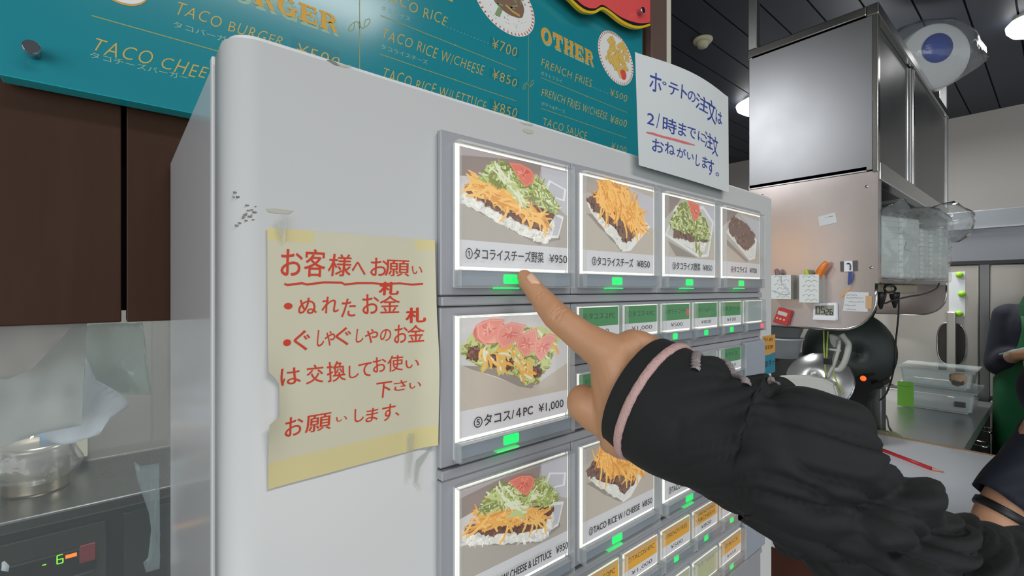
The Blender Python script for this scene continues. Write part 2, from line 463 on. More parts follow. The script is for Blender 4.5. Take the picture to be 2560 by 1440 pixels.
class Card:
    """flat print: shapes in unit coordinates, each laid a hair above the last"""
    def __init__(s, x, z, w, h, Y): s.bm = BM(); s.x, s.z, s.w, s.h, s.Y, s.k = x, z, w, h, Y, 0
    def p(s, u, v): return Vector((s.x + u * s.w, s.Y - s.k * 2.5e-6, s.z + v * s.h))
    def shape(s, pts, c, jag=0.0, sub=6):
        s.k += 1; out = []
        n = len(pts)
        for i in range(n):
            a, b = pts[i], pts[(i + 1) % n]
            m = sub if jag else 1
            for j in range(m):
                t = j / m
                out.append((min(1, max(0, a[0] + (b[0] - a[0]) * t + random.uniform(-jag, jag))), min(1, max(0, a[1] + (b[1] - a[1]) * t + random.uniform(-jag, jag)))))
        poly(s.bm, [s.p(*q) for q in out], FI[c])
        f = s.bm.faces[:] if False else None
    def rect(s, u0, v0, u1, v1, c): s.shape([(u0, v0), (u1, v0), (u1, v1), (u0, v1)], c)
    def strand(s, u, v, ang, L, wd, c, bend=0.0):
        s.k += 1; pts = []
        for j in range(5):
            t = j / 4 - 0.5; a = ang + bend * t
            pts.append(s.p(min(0.995, max(0.005, u + math.cos(a) * L * t)), min(0.995, max(0.005, v + math.sin(a) * L * t))))
        w_ = wd * s.w
        stroke(s.bm, pts, [w_ * 0.6, w_, w_, w_, w_ * 0.6], NY, FI[c])
    def scatter(s, region, n, cols, L, wd, ang=None, spread=3.14, bend=0.8):
        us = [q[0] for q in region]; vs = [q[1] for q in region]; got = 0; tries = 0
        while got < n and tries < n * 30:
            tries += 1
            u = random.uniform(min(us), max(us)); v = random.uniform(min(vs), max(vs))
            ins = False; j = len(region) - 1
            for i in range(len(region)):
                xi, yi = region[i]; xj, yj = region[j]
                if (yi > v) != (yj > v) and u < (xj - xi) * (v - yi) / (yj - yi) + xi: ins = not ins
                j = i
            if not ins: continue
            got += 1
            s.strand(u, v, (ang if ang is not None else 0) + random.uniform(-spread, spread) / 2, L * random.uniform(0.6, 1.3), wd * random.uniform(0.6, 1.2), random.choice(cols), random.uniform(-bend, bend))
    def disc(s, u, v, ru, rv, c, a0=0, a1=360, n=22):
        s.shape([(u + ru * math.cos(R(a0 + (a1 - a0) * k / n)), v + rv * math.sin(R(a0 + (a1 - a0) * k / n))) for k in range(n if a1 - a0 == 360 else n + 1)], c)
    def text(s, t, u0, v0, u1, v1, c, bold=0.0):
        s.k += 6
        a, b = s.p(u0, v0), s.p(u1, v0)
        for dx, dz in (((0, 0), (1, 0), (0.5, 0.7)) if bold else ((0, 0),)):
            put_text(s.bm, t, a + Vector((dx * bold * 0.04 * s.h, -dx * 6e-6, dz * bold * 0.04 * s.h)), b - a, Vector((0, 0, (v1 - v0) * s.h)), FI[c])

def V0(q, lo, hi): return [(u, lo + v * (hi - lo)) for u, v in q]
def grains(c, reg, n): c.scatter(reg, n, ['rice', 'rice3', 'rice2', 'rice3'], 0.035, 0.007)
def crumbs(c, reg, n): c.scatter(reg, n, ['meat', 'meat2', 'meat3', 'meat'], 0.035, 0.011)
def tomato(c, pts, core, pal='tom'):
    c.shape(pts, pal); cx = sum(p[0] for p in pts) / len(pts); cy = sum(p[1] for p in pts) / len(pts)
    c.shape([(cx + (p[0] - cx) * 0.82, cy + (p[1] - cy) * 0.82) for p in pts], pal + '2' if pal == 'pink' else pal, 0)
    c.shape([(cx + (p[0] - cx) * 0.9, cy + (p[1] - cy) * 0.9) for p in pts], pal + '2'); c.shape([(cx + (p[0] - cx) * 0.84, cy + (p[1] - cy) * 0.84) for p in pts], pal)
    for k in range(26):
        a = random.uniform(0, 6.28); q = random.uniform(0.1, 0.62)
        c.strand(cx + (pts[0][0] - cx) * 0 + math.cos(a) * core * q, cy + math.sin(a) * core * q, a, core * 0.42, core * 0.05, random.choice([pal + '2', pal + '3']), 0.4)

def pic_full(c, lo, hi):
    f = lambda q: V0(q, lo, hi)
    c.rect(0, lo, 1, hi, 'table')
    c.shape(f([(0, 0.62), (0.2, 0.7), (0.75, 0.8), (1, 0.72), (1, 1), (0, 1)]), 'wrap2')
    c.shape(f([(0, 0.66), (0.3, 0.74), (0.7, 0.82), (0.72, 1), (0.5, 1), (0.15, 0.93), (0, 0.9)]), 'wrap')
    c.shape(f([(0, 0.38), (0.3, 0.4), (0.3, 0.76), (0, 0.68)]), 'sheet')
    c.shape(f([(0.72, 0.98), (1, 0.98), (1, 0.42), (0.74, 0.62)]), 'sheet2')
    c.shape(f([(0.06, 0.36), (0.7, 0.01), (0.92, 0.1), (0.9, 0.2), (0.4, 0.3)]), 'shade', 0.006)
    for q in ([(0.74, 0.64), (0.97, 0.6), (0.99, 0.76), (0.8, 0.84)], [(0.76, 0.1), (0.9, 0.12), (0.96, 0.4), (0.86, 0.44)]):
        c.shape(f(q), 'tray'); cx = sum(p[0] for p in q) / 4; cy = sum(p[1] for p in q) / 4
        c.shape(f([(cx + (p[0] - cx) * 0.78, cy + (p[1] - cy) * 0.78) for p in q]), 'sheet2')
    rice = f([(0.03, 0.53), (0.0, 0.42), (0.1, 0.35), (0.3, 0.24), (0.5, 0.13), (0.7, 0.04), (0.77, 0.04), (0.84, 0.14), (0.85, 0.34), (0.7, 0.36), (0.3, 0.5)])
    c.shape(rice, 'rice', 0.012); grains(c, rice, 240)
    meat = f([(0.06, 0.6), (0.04, 0.53), (0.14, 0.46), (0.25, 0.37), (0.45, 0.29), (0.6, 0.22), (0.72, 0.19), (0.77, 0.26), (0.85, 0.36), (0.82, 0.46), (0.5, 0.5), (0.3, 0.55)])
    c.shape(meat, 'meat', 0.014); crumbs(c, meat, 170)
    chz = f([(0.1, 0.52), (0.14, 0.68), (0.4, 0.6), (0.6, 0.48), (0.77, 0.34), (0.72, 0.26), (0.6, 0.32), (0.45, 0.4), (0.25, 0.47)])
    c.scatter(chz, 95, ['chz', 'chz2', 'chz3', 'chz2'], 0.2, 0.0095, -0.5, 1.7)
    for u, v, a, l in ((0.16, 0.53, 0.6, 0.26), (0.37, 0.32, 1.1, 0.17), (0.56, 0.34, 1.3, 0.16), (0.62, 0.27, 1.4, 0.15), (0.74, 0.24, 1.9, 0.2), (0.06, 0.56, 0.9, 0.15), (0.7, 0.3, 2.6, 0.18), (0.66, 0.33, 0.3, 0.16)):
        c.strand(u, lo + v * (hi - lo), a, l, 0.0105, 'chz2', 0.5)
    let = f([(0.14, 0.68), (0.22, 0.85), (0.33, 0.93), (0.46, 0.86), (0.56, 0.74), (0.64, 0.84), (0.74, 0.78), (0.83, 0.62), (0.9, 0.49), (0.84, 0.43), (0.7, 0.47), (0.62, 0.55), (0.52, 0.56), (0.4, 0.62), (0.28, 0.64)])
    c.shape(let, 'let', 0.012); c.scatter(let, 380, ['let', 'let2', 'let3', 'let2', 'let4', 'olive'], 0.075, 0.0065)
    c.scatter(f([(0.3, 0.84), (0.5, 0.6), (0.53, 0.46), (0.46, 0.5), (0.4, 0.66), (0.25, 0.8)]), 30, ['let4', 'let2'], 0.16, 0.009, -0.8, 1.4)
    tomato(c, f([(0.385, 0.93), (0.49, 0.945), (0.59, 0.91), (0.635, 0.85), (0.615, 0.75), (0.555, 0.68), (0.5, 0.74), (0.44, 0.84)]), 0.085)

def pic_cheese(c, lo, hi):
    f = lambda q: V0(q, lo, hi)
    c.rect(0, lo, 1, hi, 'table2')
    c.shape(f([(0.0, 0.75), (0.5, 1), (0, 1)]), 'table'); c.shape(f([(0.62, 0.98), (1, 0.9), (1, 0.4), (0.75, 0.6)]), 'sheet2')
    c.shape(f([(0.05, 0.5), (0.5, 0.02), (0.62, 0.1), (0.3, 0.5)]), 'shade', 0.008)
    rice = f([(0.04, 0.66), (0.1, 0.52), (0.3, 0.27), (0.5, 0.05), (0.58, 0.06), (0.86, 0.42), (0.75, 0.55), (0.3, 0.72)])
    c.shape([(u + 0.02, v + 0.01) for u, v in f([(0.5, 0.0), (0.62, 0.03), (0.93, 0.43), (0.84, 0.5), (0.5, 0.1)])], 'tray')
    c.shape(rice, 'rice', 0.01); grains(c, rice, 110)
    meat = f([(0.03, 0.7), (0.1, 0.56), (0.22, 0.5), (0.3, 0.4), (0.42, 0.36), (0.5, 0.2), (0.56, 0.14), (0.68, 0.22), (0.72, 0.35), (0.8, 0.5), (0.5, 0.75), (0.18, 0.82)])
    c.shape(meat, 'meat4', 0.018); crumbs(c, meat, 110)
    chz = f([(0.14, 0.8), (0.3, 0.95), (0.42, 0.98), (0.62, 0.86), (0.76, 0.68), (0.84, 0.45), (0.76, 0.35), (0.62, 0.38), (0.5, 0.52), (0.34, 0.5), (0.24, 0.62)])
    c.shape(f([(0.2, 0.78), (0.4, 0.94), (0.68, 0.76), (0.78, 0.5), (0.62, 0.44), (0.48, 0.56), (0.32, 0.58)]), 'chz3', 0.02)
    c.scatter(chz, 230, ['chz', 'chz2', 'chz3', 'chz2'], 0.22, 0.0105, 1.9, 1.9, 1.2)
    for u, v, a in ((0.22, 0.6, 1.5), (0.29, 0.5, 1.6), (0.55, 0.38, 1.9), (0.7, 0.34, 2.0), (0.84, 0.48, 1.7)): c.strand(u, lo + v * (hi - lo), a, 0.26, 0.0115, 'chz2', 0.4)

def pic_veg(c, lo, hi):
    f = lambda q: V0(q, lo, hi)
    c.rect(0, lo, 1, hi, 'table2')
    c.shape(f([(0, 1), (0, 0.6), (0.2, 0.85), (0.3, 1)]), 'wrap'); c.shape(f([(0.3, 0.98), (1, 0.98), (1, 0.5), (0.6, 0.7)]), 'sheet2')
    c.shape(f([(0.04, 0.26), (0.62, 0.02), (0.2, 0.02)]), 'shade')
    c.shape(f([(0.0, 0.34), (0.66, 0.02), (0.86, 0.06), (0.98, 0.7), (0.75, 0.96), (0.2, 0.86)]), 'tray'); c.shape(f([(0.04, 0.37), (0.66, 0.07), (0.83, 0.1), (0.94, 0.68), (0.74, 0.9), (0.22, 0.8)]), 'rice2')
    rice = f([(0.2, 0.3), (0.6, 0.12), (0.76, 0.16), (0.85, 0.4), (0.3, 0.46)]); c.shape(rice, 'rice', 0.012); grains(c, rice, 60)
    meat = f([(0.14, 0.5), (0.16, 0.33), (0.34, 0.3), (0.6, 0.3), (0.84, 0.32), (0.86, 0.48), (0.5, 0.56)]); c.shape(meat, 'meat4', 0.02); crumbs(c, meat, 60)
    let = f([(0.08, 0.52), (0.16, 0.7), (0.26, 0.88), (0.4, 0.95), (0.64, 0.85), (0.8, 0.7), (0.88, 0.5), (0.84, 0.36), (0.64, 0.34), (0.5, 0.44), (0.3, 0.42), (0.16, 0.48)])
    c.shape(let, 'let3', 0.02); c.scatter(let, 330, ['let', 'let2', 'let3', 'let2', 'olive', 'let4'], 0.085, 0.008)
    c.scatter(f([(0.55, 0.4), (0.7, 0.1), (0.66, 0.05), (0.58, 0.14)]), 14, ['let', 'olive'], 0.1, 0.01, 1.4, 1.0)
    tomato(c, f([(0.4, 0.99), (0.64, 0.96), (0.66, 0.84), (0.6, 0.68), (0.52, 0.66), (0.46, 0.82)]), 0.08, 'tom')

def pic_plain(c, lo, hi):
    f = lambda q: V0(q, lo, hi)
    c.rect(0, lo, 1, hi, 'table2')
    c.shape(f([(0, 1), (0, 0.66), (0.3, 0.9), (0.4, 1)]), 'wrap'); c.shape(f([(0.42, 0.98), (1, 0.9), (1, 0.4), (0.8, 0.7)]), 'sheet2')
    c.shape(f([(0.1, 0.42), (0.68, 0.04), (0.6, 0.02), (0.1, 0.32)]), 'shade')
    c.shape(f([(0.08, 0.56), (0.7, 0.06), (0.86, 0.1), (0.92, 0.5), (0.4, 0.9)]), 'tray')
    rice = f([(0.1, 0.55), (0.68, 0.1), (0.82, 0.14), (0.86, 0.44), (0.4, 0.7)]); c.shape(rice, 'rice', 0.012); grains(c, rice, 70)
    meat = f([(0.14, 0.72), (0.17, 0.54), (0.3, 0.48), (0.4, 0.34), (0.55, 0.25), (0.66, 0.28), (0.84, 0.42), (0.86, 0.6), (0.7, 0.72), (0.5, 0.86), (0.26, 0.9)]); c.shape(meat, 'meat4', 0.018)
    c.scatter(meat, 150, ['meat5', 'meat3', 'meat4', 'meat'], 0.035, 0.012)

def pic_tacos(c, lo, hi):
    f = lambda q: V0(q, lo, hi)
    c.rect(0, lo, 1, hi, 'sheet'); c.shape(f([(0, 0.5), (0, 0), (1, 0), (1, 0.35), (0.6, 0.1)]), 'table2'); c.shape(f([(0.02, 0.5), (0.6, 0.1), (0.7, 0.16), (0.5, 0.34)]), 'shade', 0.01)
    base = f([(0.0, 0.7), (0.03, 0.58), (0.14, 0.47), (0.34, 0.4), (0.36, 0.34), (0.5, 0.26), (0.58, 0.18), (0.66, 0.16), (0.8, 0.36), (0.88, 0.6), (0.94, 0.76), (0.8, 0.82), (0.3, 0.86), (0.1, 0.82)])
    c.shape(base, 'let2', 0.02); c.scatter(base, 340, ['let', 'let2', 'let3', 'let2', 'olive', 'let4'], 0.075, 0.007)
    for u, v in ((0.11, 0.6), (0.27, 0.5), (0.4, 0.44), (0.66, 0.3)):
        q = [(u - 0.055, v + 0.07), (u - 0.05, v - 0.04), (u + 0.02, v - 0.08), (u + 0.06, v - 0.02), (u + 0.03, v + 0.08)]
        c.shape(f(q), 'meat2', 0.014); c.scatter(f(q), 22, ['meat', 'meat3', 'meat2'], 0.03, 0.01)
    for u, v in ((0.18, 0.52), (0.31, 0.44), (0.34, 0.5), (0.585, 0.34)):
        c.shape(f([(u - 0.02, v + 0.12), (u - 0.005, v - 0.13), (u + 0.035, v - 0.08), (u + 0.03, v + 0.12)]), 'shell', 0.01)
    c.scatter(f([(0.1, 0.6), (0.36, 0.36), (0.56, 0.22), (0.66, 0.3), (0.4, 0.64)]), 36, ['chz', 'chz2', 'shell', 'let4'], 0.12, 0.01, -1.0, 1.8)
    for u, v, a in ((0.86, 0.56, 2.2), (0.36, 0.62, 0.1), (0.53, 0.28, 1.9), (0.24, 0.5, 1.8)): c.strand(u, lo + v * (hi - lo), a, 0.14, 0.012, 'chz', 0.3)
    c.disc(0.24, lo + 0.83 * (hi - lo), 0.14, 0.14 * (hi - lo), 'pink3'); c.disc(0.26, lo + 0.82 * (hi - lo), 0.12, 0.12 * (hi - lo), 'pink2')
    for pts in ([(0.12, 0.92), (0.24, 0.98), (0.36, 0.96), (0.3, 0.78), (0.19, 0.69), (0.13, 0.78)], [(0.3, 0.86), (0.42, 0.93), (0.56, 0.88), (0.5, 0.72), (0.34, 0.62), (0.28, 0.74)],
                [(0.48, 0.76), (0.66, 0.84), (0.68, 0.66), (0.6, 0.53), (0.54, 0.5), (0.46, 0.64)], [(0.63, 0.66), (0.78, 0.76), (0.88, 0.72), (0.76, 0.5), (0.7, 0.42), (0.64, 0.52)]):
        tomato(c, f(pts), 0.09, 'pink')

def frame(bm, x0, x1, z0, z1, wd, y0, y1, mi=0):
    box(bm, (x0, y0, z0), (x0 + wd, y1, z1), mi); box(bm, (x1 - wd, y0, z0), (x1, y1, z1), mi)
    box(bm, (x0 + wd, y0, z0), (x1 - wd, y1, z0 + wd), mi); box(bm, (x0 + wd, y0, z1 - wd), (x1 - wd, y1, z1), mi)

def rounded(x0, x1, z0, z1, r, Y):
    out = []
    for cx, cz, a0 in ((x1 - r, z1 - r, 0), (x0 + r, z1 - r, 90), (x0 + r, z0 + r, 180), (x1 - r, z0 + r, 270)):
        for k in range(5):
            a = R(a0 + 22.5 * k); out.append(Vector((cx + r * math.cos(a), Y, cz + r * math.sin(a))))
    return out

def select_button(x0, z0, wd, ht, st, draw, label, lamp=M_led, lamp_u=0.42, lampw=None, glow=True):
    """one illuminated push button: housing > picture_card, light_frame, cover, lamp, strip"""
    x1, z1 = x0 + wd, z0 + ht
    bm = BM()
    box(bm, (x0 + 0.0006, 0.2605, z0 + 0.0006), (x1 - 0.0006, 0.2640, z1 - 0.0006), 0)
    b = build('menu_button', bm, M_paper, tm)
    b['label'] = label
    k = 1.0 if wd > 0.08 else 0.6
    # lit gap around the card
    bm = BM(); g = 0.0030 * k
    box(bm, (x0 + 0.001, 0.2597, z0 + st), (x0 + 0.001 + g, 0.2606, z1 - 0.001), 0); box(bm, (x1 - 0.001 - g * 0.25, 0.2597, z0 + st), (x1 - 0.001, 0.2606, z1 - 0.001), 0)
    box(bm, (x0 + 0.001 + g, 0.2597, z0 + st), (x1 - 0.001 - g, 0.2606, z0 + st + g * 0.7), 0); box(bm, (x0 + 0.001 + g, 0.2597, z1 - 0.001 - g * 0.45), (x1 - 0.001 - g, 0.2606, z1 - 0.001), 0)
    build('backlight', bm, M_glow, b)
    c = Card(x0 + 0.001 + g, z0 + st + g * 0.7, wd - 0.002 - 1.25 * g, ht - st - 0.001 - g * 1.15, 0.2596)
    draw(c)
    bmesh.ops.triangulate(c.bm, faces=c.bm.faces[:], ngon_method='EAR_CLIP')
    for fc in c.bm.faces:
        fc.normal_update()
        if fc.normal.y > 0: fc.normal_flip()
    build('picture_card', c.bm, FMATS, b)
    bm = BM(); box(bm, (x0 + 0.0014, 0.2565, z0 + 0.0012), (x1 - 0.0014, 0.2600, z0 + st - 0.0004), 0, 0.0004, 1)
    build('strip', bm, M_strip, b)
    if lamp:
        lw = lampw or wd * 0.13; cx = x0 + wd * lamp_u; lh = st * 0.56
        bm = BM(); slab(bm, rounded(cx - lw / 2, cx + lw / 2, z0 + st * 0.24, z0 + st * 0.24 + lh, lh * 0.2, 0.2560), (0, 0.002, 0))
        if k == 1: box(bm, (cx - lw * 0.95, 0.2548, z0 - 0.0006), (cx + lw * 0.45, 0.2605, z0 + 0.0004))  # glowing sliver on the lower lip paints in the lamp's green light leak
        build('lamp', bm, lamp, b)
    bm = BM(); yf = 0.2530 if k == 1 else 0.2535
    wv = 0.0013 * k
    frame(bm, x0, x1, z0, z1, wv, yf, 0.2605, 1)
    box(bm, (x0 + wv, yf, z0 + st - 0.0006), (x1 - wv, yf + 0.004, z0 + st + 0.0003), 1)
    box(bm, (x0 + wv, yf + 0.0002, z0 + wv), (x1 - wv, yf + 0.0008, z1 - wv), 0)
    build('clear_cover', bm, [M_case, M_rim], b)
    return b

def big(row, col, pic, text, price, label, tspan=(0.03, 0.72), pspan=(0.78, 0.97), th=0.078, lh=0.225):
    random.seed(row * 10 + col)
    def draw(c):
        c.rect(0, 0, 1, 1, 'paper')
        pic(c, lh, 1.0)
        c.k += 20
        c.text(text, tspan[0], 0.07, tspan[1], 0.07 + th, 'ink', 0.1)
        c.text(price, pspan[0], 0.07, pspan[1], 0.07 + th, 'ink', 0.06)
    select_button(ux(COLX[col]), uz(ROWT[row] - BH), BW * D, BH * D, STR * D, draw, label)

big(0, 0, pic_full, '①タコライスチーズ野菜', '¥950', 'picture button of taco rice with cheese and vegetables priced 950, in the top row')
big(0, 1, pic_cheese, '②タコライスチーズ', '¥850', 'picture button of cheese taco rice priced 850 with Japanese text', (0.1, 0.66), (0.72, 0.92))
big(0, 2, pic_veg, '③タコライス野菜', '¥850', 'picture button of lettuce taco rice priced 850 with Japanese text', (0.12, 0.66), (0.72, 0.92))
big(0, 3, pic_plain, '④タコライス', '¥700', 'picture button of plain meat taco rice priced 700', (0.2, 0.62), (0.7, 0.9))
big(1, 0, pic_tacos, '⑤タコス/４PC', '¥1,000', 'picture button of four tacos topped with tomato slices', (0.1, 0.62), (0.68, 0.94))
big(2, 0, pic_full, '①TACO RICE W/ CHEESE & LETTUCE', '¥950', 'picture button of taco rice with English text priced 950', (0.03, 0.80), (0.85, 0.98), 0.07)
big(2, 1, pic_cheese, '②TACO RICE W / CHEESE', '¥850', 'picture button of cheese taco rice with English text', (0.06, 0.76), (0.8, 0.96), 0.07)
big(2, 2, pic_veg, '③TACO RICE W / LETTUCE', '¥850', 'picture button of lettuce taco rice with English text', (0.05, 0.76), (0.8, 0.96), 0.07)
big(2, 3, pic_plain, '④TACO RICE', '¥700', 'picture button of plain taco rice with English text', (0.1, 0.6), (0.7, 0.9), 0.07)
big(3, 0, pic_tacos, '⑤TACOS/4PC', '¥1,000', 'picture button of four tacos with English text', (0.1, 0.6), (0.68, 0.94), 0.07)

def small(row, sub, i, colour, text, price, label, extra=None, lamp=M_led, lamp_u=0.42):
    random.seed(row * 100 + sub * 10 + i)
    def draw(c):
        if colour in ('green', 'amber'):
            c.rect(0, 0, 1, 1, 'paper'); c.rect(0, 0.37, 1, 1, colour)
            lines = text if isinstance(text, list) else [text]
            for j, ln in enumerate(lines):
                vv = 0.62 - 0.0 * j if len(lines) == 1 else 0.73 - 0.25 * j
                wdt = min(0.41, 0.05 * len(ln) + 0.11)
                c.text(ln, 0.5 - wdt, vv, 0.5 + wdt, vv + 0.17, 'ink', 0.0)
            pw = 0.05 * len(price) + 0.02
            c.text(price, 0.52 - pw, 0.12, 0.52 + pw, 0.27, 'ink', 0.0)
        else:
            c.rect(0, 0, 1, 1, colour)
            if text: c.text(text, 0.2, 0.68, 0.85, 0.86, 'blue', 0.0)
        if extra: extra(c)
    z1 = uz(ROWT[row] + 0.012 - 0.2145 * sub)
    select_button(ux(SX0 + SP * i + 0.006), z1 - SHH * D, SW * D, SHH * D, 0.042 * D, draw, label, lamp, lamp_u, 0.0085)
dot = lambda c: c.disc(0.93, 0.66, 0.07, 0.14, 'redink')
small(1, 0, 0, 'green', '⑥タコス２PC', '¥700', 'green labelled button for two tacos')
small(1, 0, 1, 'green', '⑦タコス４PC', '¥1,000', 'green labelled button for four tacos')
small(1, 0, 2, 'green', '⑧ポテトフライ', '¥500', 'green labelled button for fries with a red dot', dot, lamp_u=0.38)
small(1, 0, 3, 'green', '⑨ポテト&チーズ', '¥800', 'green labelled button for fries with cheese')
small(1, 0, 4, 'green', '⑩タコソース', '¥100', 'green labelled button for sauce priced 100')
small(1, 0, 5, 'greyfilm', '', '', 'blank grey button with a red lamp', lamp=M_redled, lamp_u=0.86)
small(1, 1, 0, 'green', '⑪ドリンク', '¥200', 'green labelled button half behind the hand')
for i in (1, 2, 3): small(1, 1, i, 'greyfilm', '', '', 'blank grey button without a lamp', lamp=None)
small(1, 1, 4, 'green', '⑫ライス', '¥450', 'green labelled button for rice priced 450')
small(3, 0, 0, 'amber', '⑥TACOS/2PC', '¥700', 'amber labelled button for two tacos')
small(3, 0, 1, 'amber', '⑦TACOS/4PC', '¥1,000', 'amber labelled button for four tacos')
small(3, 0, 2, 'amber', '⑧FRENCH FRIES', '¥500', 'amber labelled button for fries')
small(3, 0, 3, 'amber', ['⑨FRENCH FRIES', 'W&CHEESE'], '¥800', 'amber labelled button for fries with cheese')
small(3, 0, 4, 'amber', '⑩TACO SAUCE', '¥100', 'amber labelled button for sauce')
small(3, 0, 5, 'greyfilm', '', '', 'blank grey button in the amber row', lamp=None)
for i in (0, 1): small(3, 1, i, 'palefilm', '', '', 'pale blank button in the lowest row', lamp=None)
small(3, 1, 2, 'palefilm', '', '', 'pale blank button under the fries button', lamp=None)
small(3, 1, 3, 'palefilm', 'ｘ３　ｏｏｏ', '', 'pale button with faint grey text', lamp=None)
small(3, 1, 4, 'amber', '⑫RICE', '¥450', 'amber labelled button for rice priced 450')
# blank plates at the right end of the short rows
for row in (1, 3):
    bm = BM(); z1 = uz(ROWT[row] + 0.012 - 0.2145); box(bm, (ux(SX0 + SP * 5 + 0.006), 0.2560, z1 - 0.0003 - SHH * D * 1.05), (PX1 - 0.001, 0.2625, z1 + 0.002), 0, 0.0015, 2)
    build('blank_plate', bm, M_strip, tm)
# ================================================================== notes on the machine
M_yellow = mat('yellow_note_paper', (208, 203, 178), 0.8, var=0.05, scale=25)
M_yedge = mat('old_yellow_tape', (216, 204, 150), 0.5, var=0.05, scale=30)
M_redpen = mat('red_marker', (206, 62, 36), 0.6)
M_bluepen = mat('blue_marker', (44, 66, 150), 0.6)
M_pinkpen = mat('red_underline', (216, 110, 112), 0.6)
M_tape = clear('clear_tape', (210, 210, 200), 0.22, 0.08, 1.2)

YN = 0.2668
def note_curl(p):
    """left edge curls away near the middle, right edge lifts"""
    q = p.copy(); u = (p.x - 0.0595) / 0.0995; v = (p.z - (CAMZ - 0.104)) / 0.136
    if u < 0.14: q.y -= 0.004 * ((0.14 - u) / 0.14) ** 2 * math.exp(-((v - 0.32) / 0.16) ** 2)
    if u > 0.86: q.y -= 0.005 * ((u - 0.86) / 0.14) ** 2 * (0.4 + 0.6 * math.exp(-((v - 0.4) / 0.3) ** 2))
    q.y -= 0.0006 * (noise.noise(Vector((u * 3, v * 4, 1))) + 0.5)
    return q
bm = BM()
NU, NV = 30, 40
tl, tr, br, bl = onY(668, 568, YN), onY(1083, 601, YN), onY(1089, 1110, YN), onY(670, 1223, YN)
g = []
for j in range(NV + 1):
    v = j / NV; row = []
    lo_ = 0.0
    for i in range(NU + 1):
        u = i / NU
        a = bl.lerp(br, u); b = tl.lerp(tr, u); p = a.lerp(b, v)
        if u < 0.1:      # torn notch on the left edge
            nv = max(0.0, 1 - abs(v - 0.325) / 0.135) ; nv2 = 1.0 if 0.25 < v < 0.45 else 0.0
            p.x += 0.0052 * nv2 * min(1, nv * 2.2) * (1 - u / 0.1)
        row.append(bm.verts.new(note_curl(p)))
    g.append(row)
for j in range(NV):
    for i in range(NU):
        f = bm.faces.new([g[j][i], g[j][i + 1], g[j + 1][i + 1], g[j + 1][i]]); f.smooth = True
        u, v = i / NU, j / NV
        f.material_index = 1 if (v > 0.93 and (u < 0.22 or u > 0.84)) or v < 0.1 or (u > 0.86 and 0.2 < v < 0.97 and False) else 0
random.seed(11)
def wn(p): q = note_curl(p); q.y -= 0.0002; return q
def nb(ch, x0, y0, x1, y1, bold=0.012): hand_glyph(bm, ch, 640 + x0 / 2.057, 540 + y0 / 2.057, 640 + x1 / 2.057, 540 + y1 / 2.057, YN, 2, bold, wn)
for a in (('お', 125, 170, 235, 310), ('客', 245, 170, 350, 315), ('様', 365, 195, 482, 312), ('へ', 490, 235, 560, 305), ('お', 585, 215, 672, 310), ('願', 660, 225, 785, 312), ('い', 800, 258, 852, 300),
          ('ぬ', 215, 420, 310, 505), ('れ', 335, 415, 422, 500), ('た', 435, 425, 508, 520), ('お', 548, 402, 632, 505), ('金', 635, 408, 738, 500),
          ('ぐ', 195, 585, 278, 695), ('し', 310, 585, 345, 672), ('ゃ', 350, 590, 402, 668), ('ぐ', 410, 570, 490, 668), ('し', 510, 580, 548, 652), ('ゃ', 555, 580, 622, 655), ('の', 635, 580, 692, 645), ('お', 708, 558, 775, 655), ('金', 778, 558, 862, 650),
          ('は', 125, 775, 228, 872), ('交', 255, 760, 342, 865), ('換', 365, 742, 458, 855), ('し', 475, 765, 525, 835), ('て', 525, 750, 592, 830), ('お', 600, 722, 668, 806), ('使', 672, 712, 752, 802), ('い', 765, 735, 835, 785),
          ('下', 610, 848, 690, 940), ('さ', 705, 840, 772, 902), ('い', 785, 850, 845, 890),
          ('お', 145, 1025, 238, 1138), ('願', 250, 1008, 382, 1118), ('い', 410, 1025, 466, 1060), ('し', 505, 985, 552, 1062), ('ま', 560, 983, 622, 1062), ('す', 640, 963, 708, 1058), ('、', 712, 1005, 735, 1030)): nb(*a)
nb('札', 630, 342, 728, 408, 0.06); nb('札', 770, 472, 866, 552, 0.06)
nb('●', 142, 446, 186, 480, 0.0); nb('●', 138, 632, 178, 670, 0.0)
stroke(bm, [wn(onY(640 + x / 2.057, 540 + y / 2.057, YN)) for x, y in ((145, 348), (160, 355), (235, 345), (260, 352), (350, 341), (440, 343), (455, 352), (520, 345), (600, 345), (640, 349), (740, 346), (800, 353), (855, 348))], 0.0006, NY, 2)
bmesh.ops.recalc_face_normals(bm, faces=bm.faces[:])
note = build('taped_note', bm, [M_yellow, M_yedge, M_redpen])
tag(note, 'yellowed handwritten note in red marker taped to the white machine door', 'note')
for pts in ([(695, 545), (712, 530), (722, 534), (718, 600), (712, 604), (698, 580)], [(1028, 1090), (1040, 1090), (1040, 1150), (1034, 1206), (1028, 1200)]):
    bm = BM(); slab(bm, [onY(x, y, YN - 0.006) + Vector((0, 0.0035 if k % 2 else 0.004, 0)) for k, (x, y) in enumerate(pts)], (0, 0.0004, 0)); build('tape', bm, M_tape, note)
bm = BM(); slab(bm, [onY(x, y, YN - 0.0005) for x, y in [(1041, 1150), (1085, 1112), (1050, 1170), (1044, 1205), (1054, 1228), (1036, 1206)]], (0, 0.0003, 0))
tp = build('tape', bm, M_tape, note)

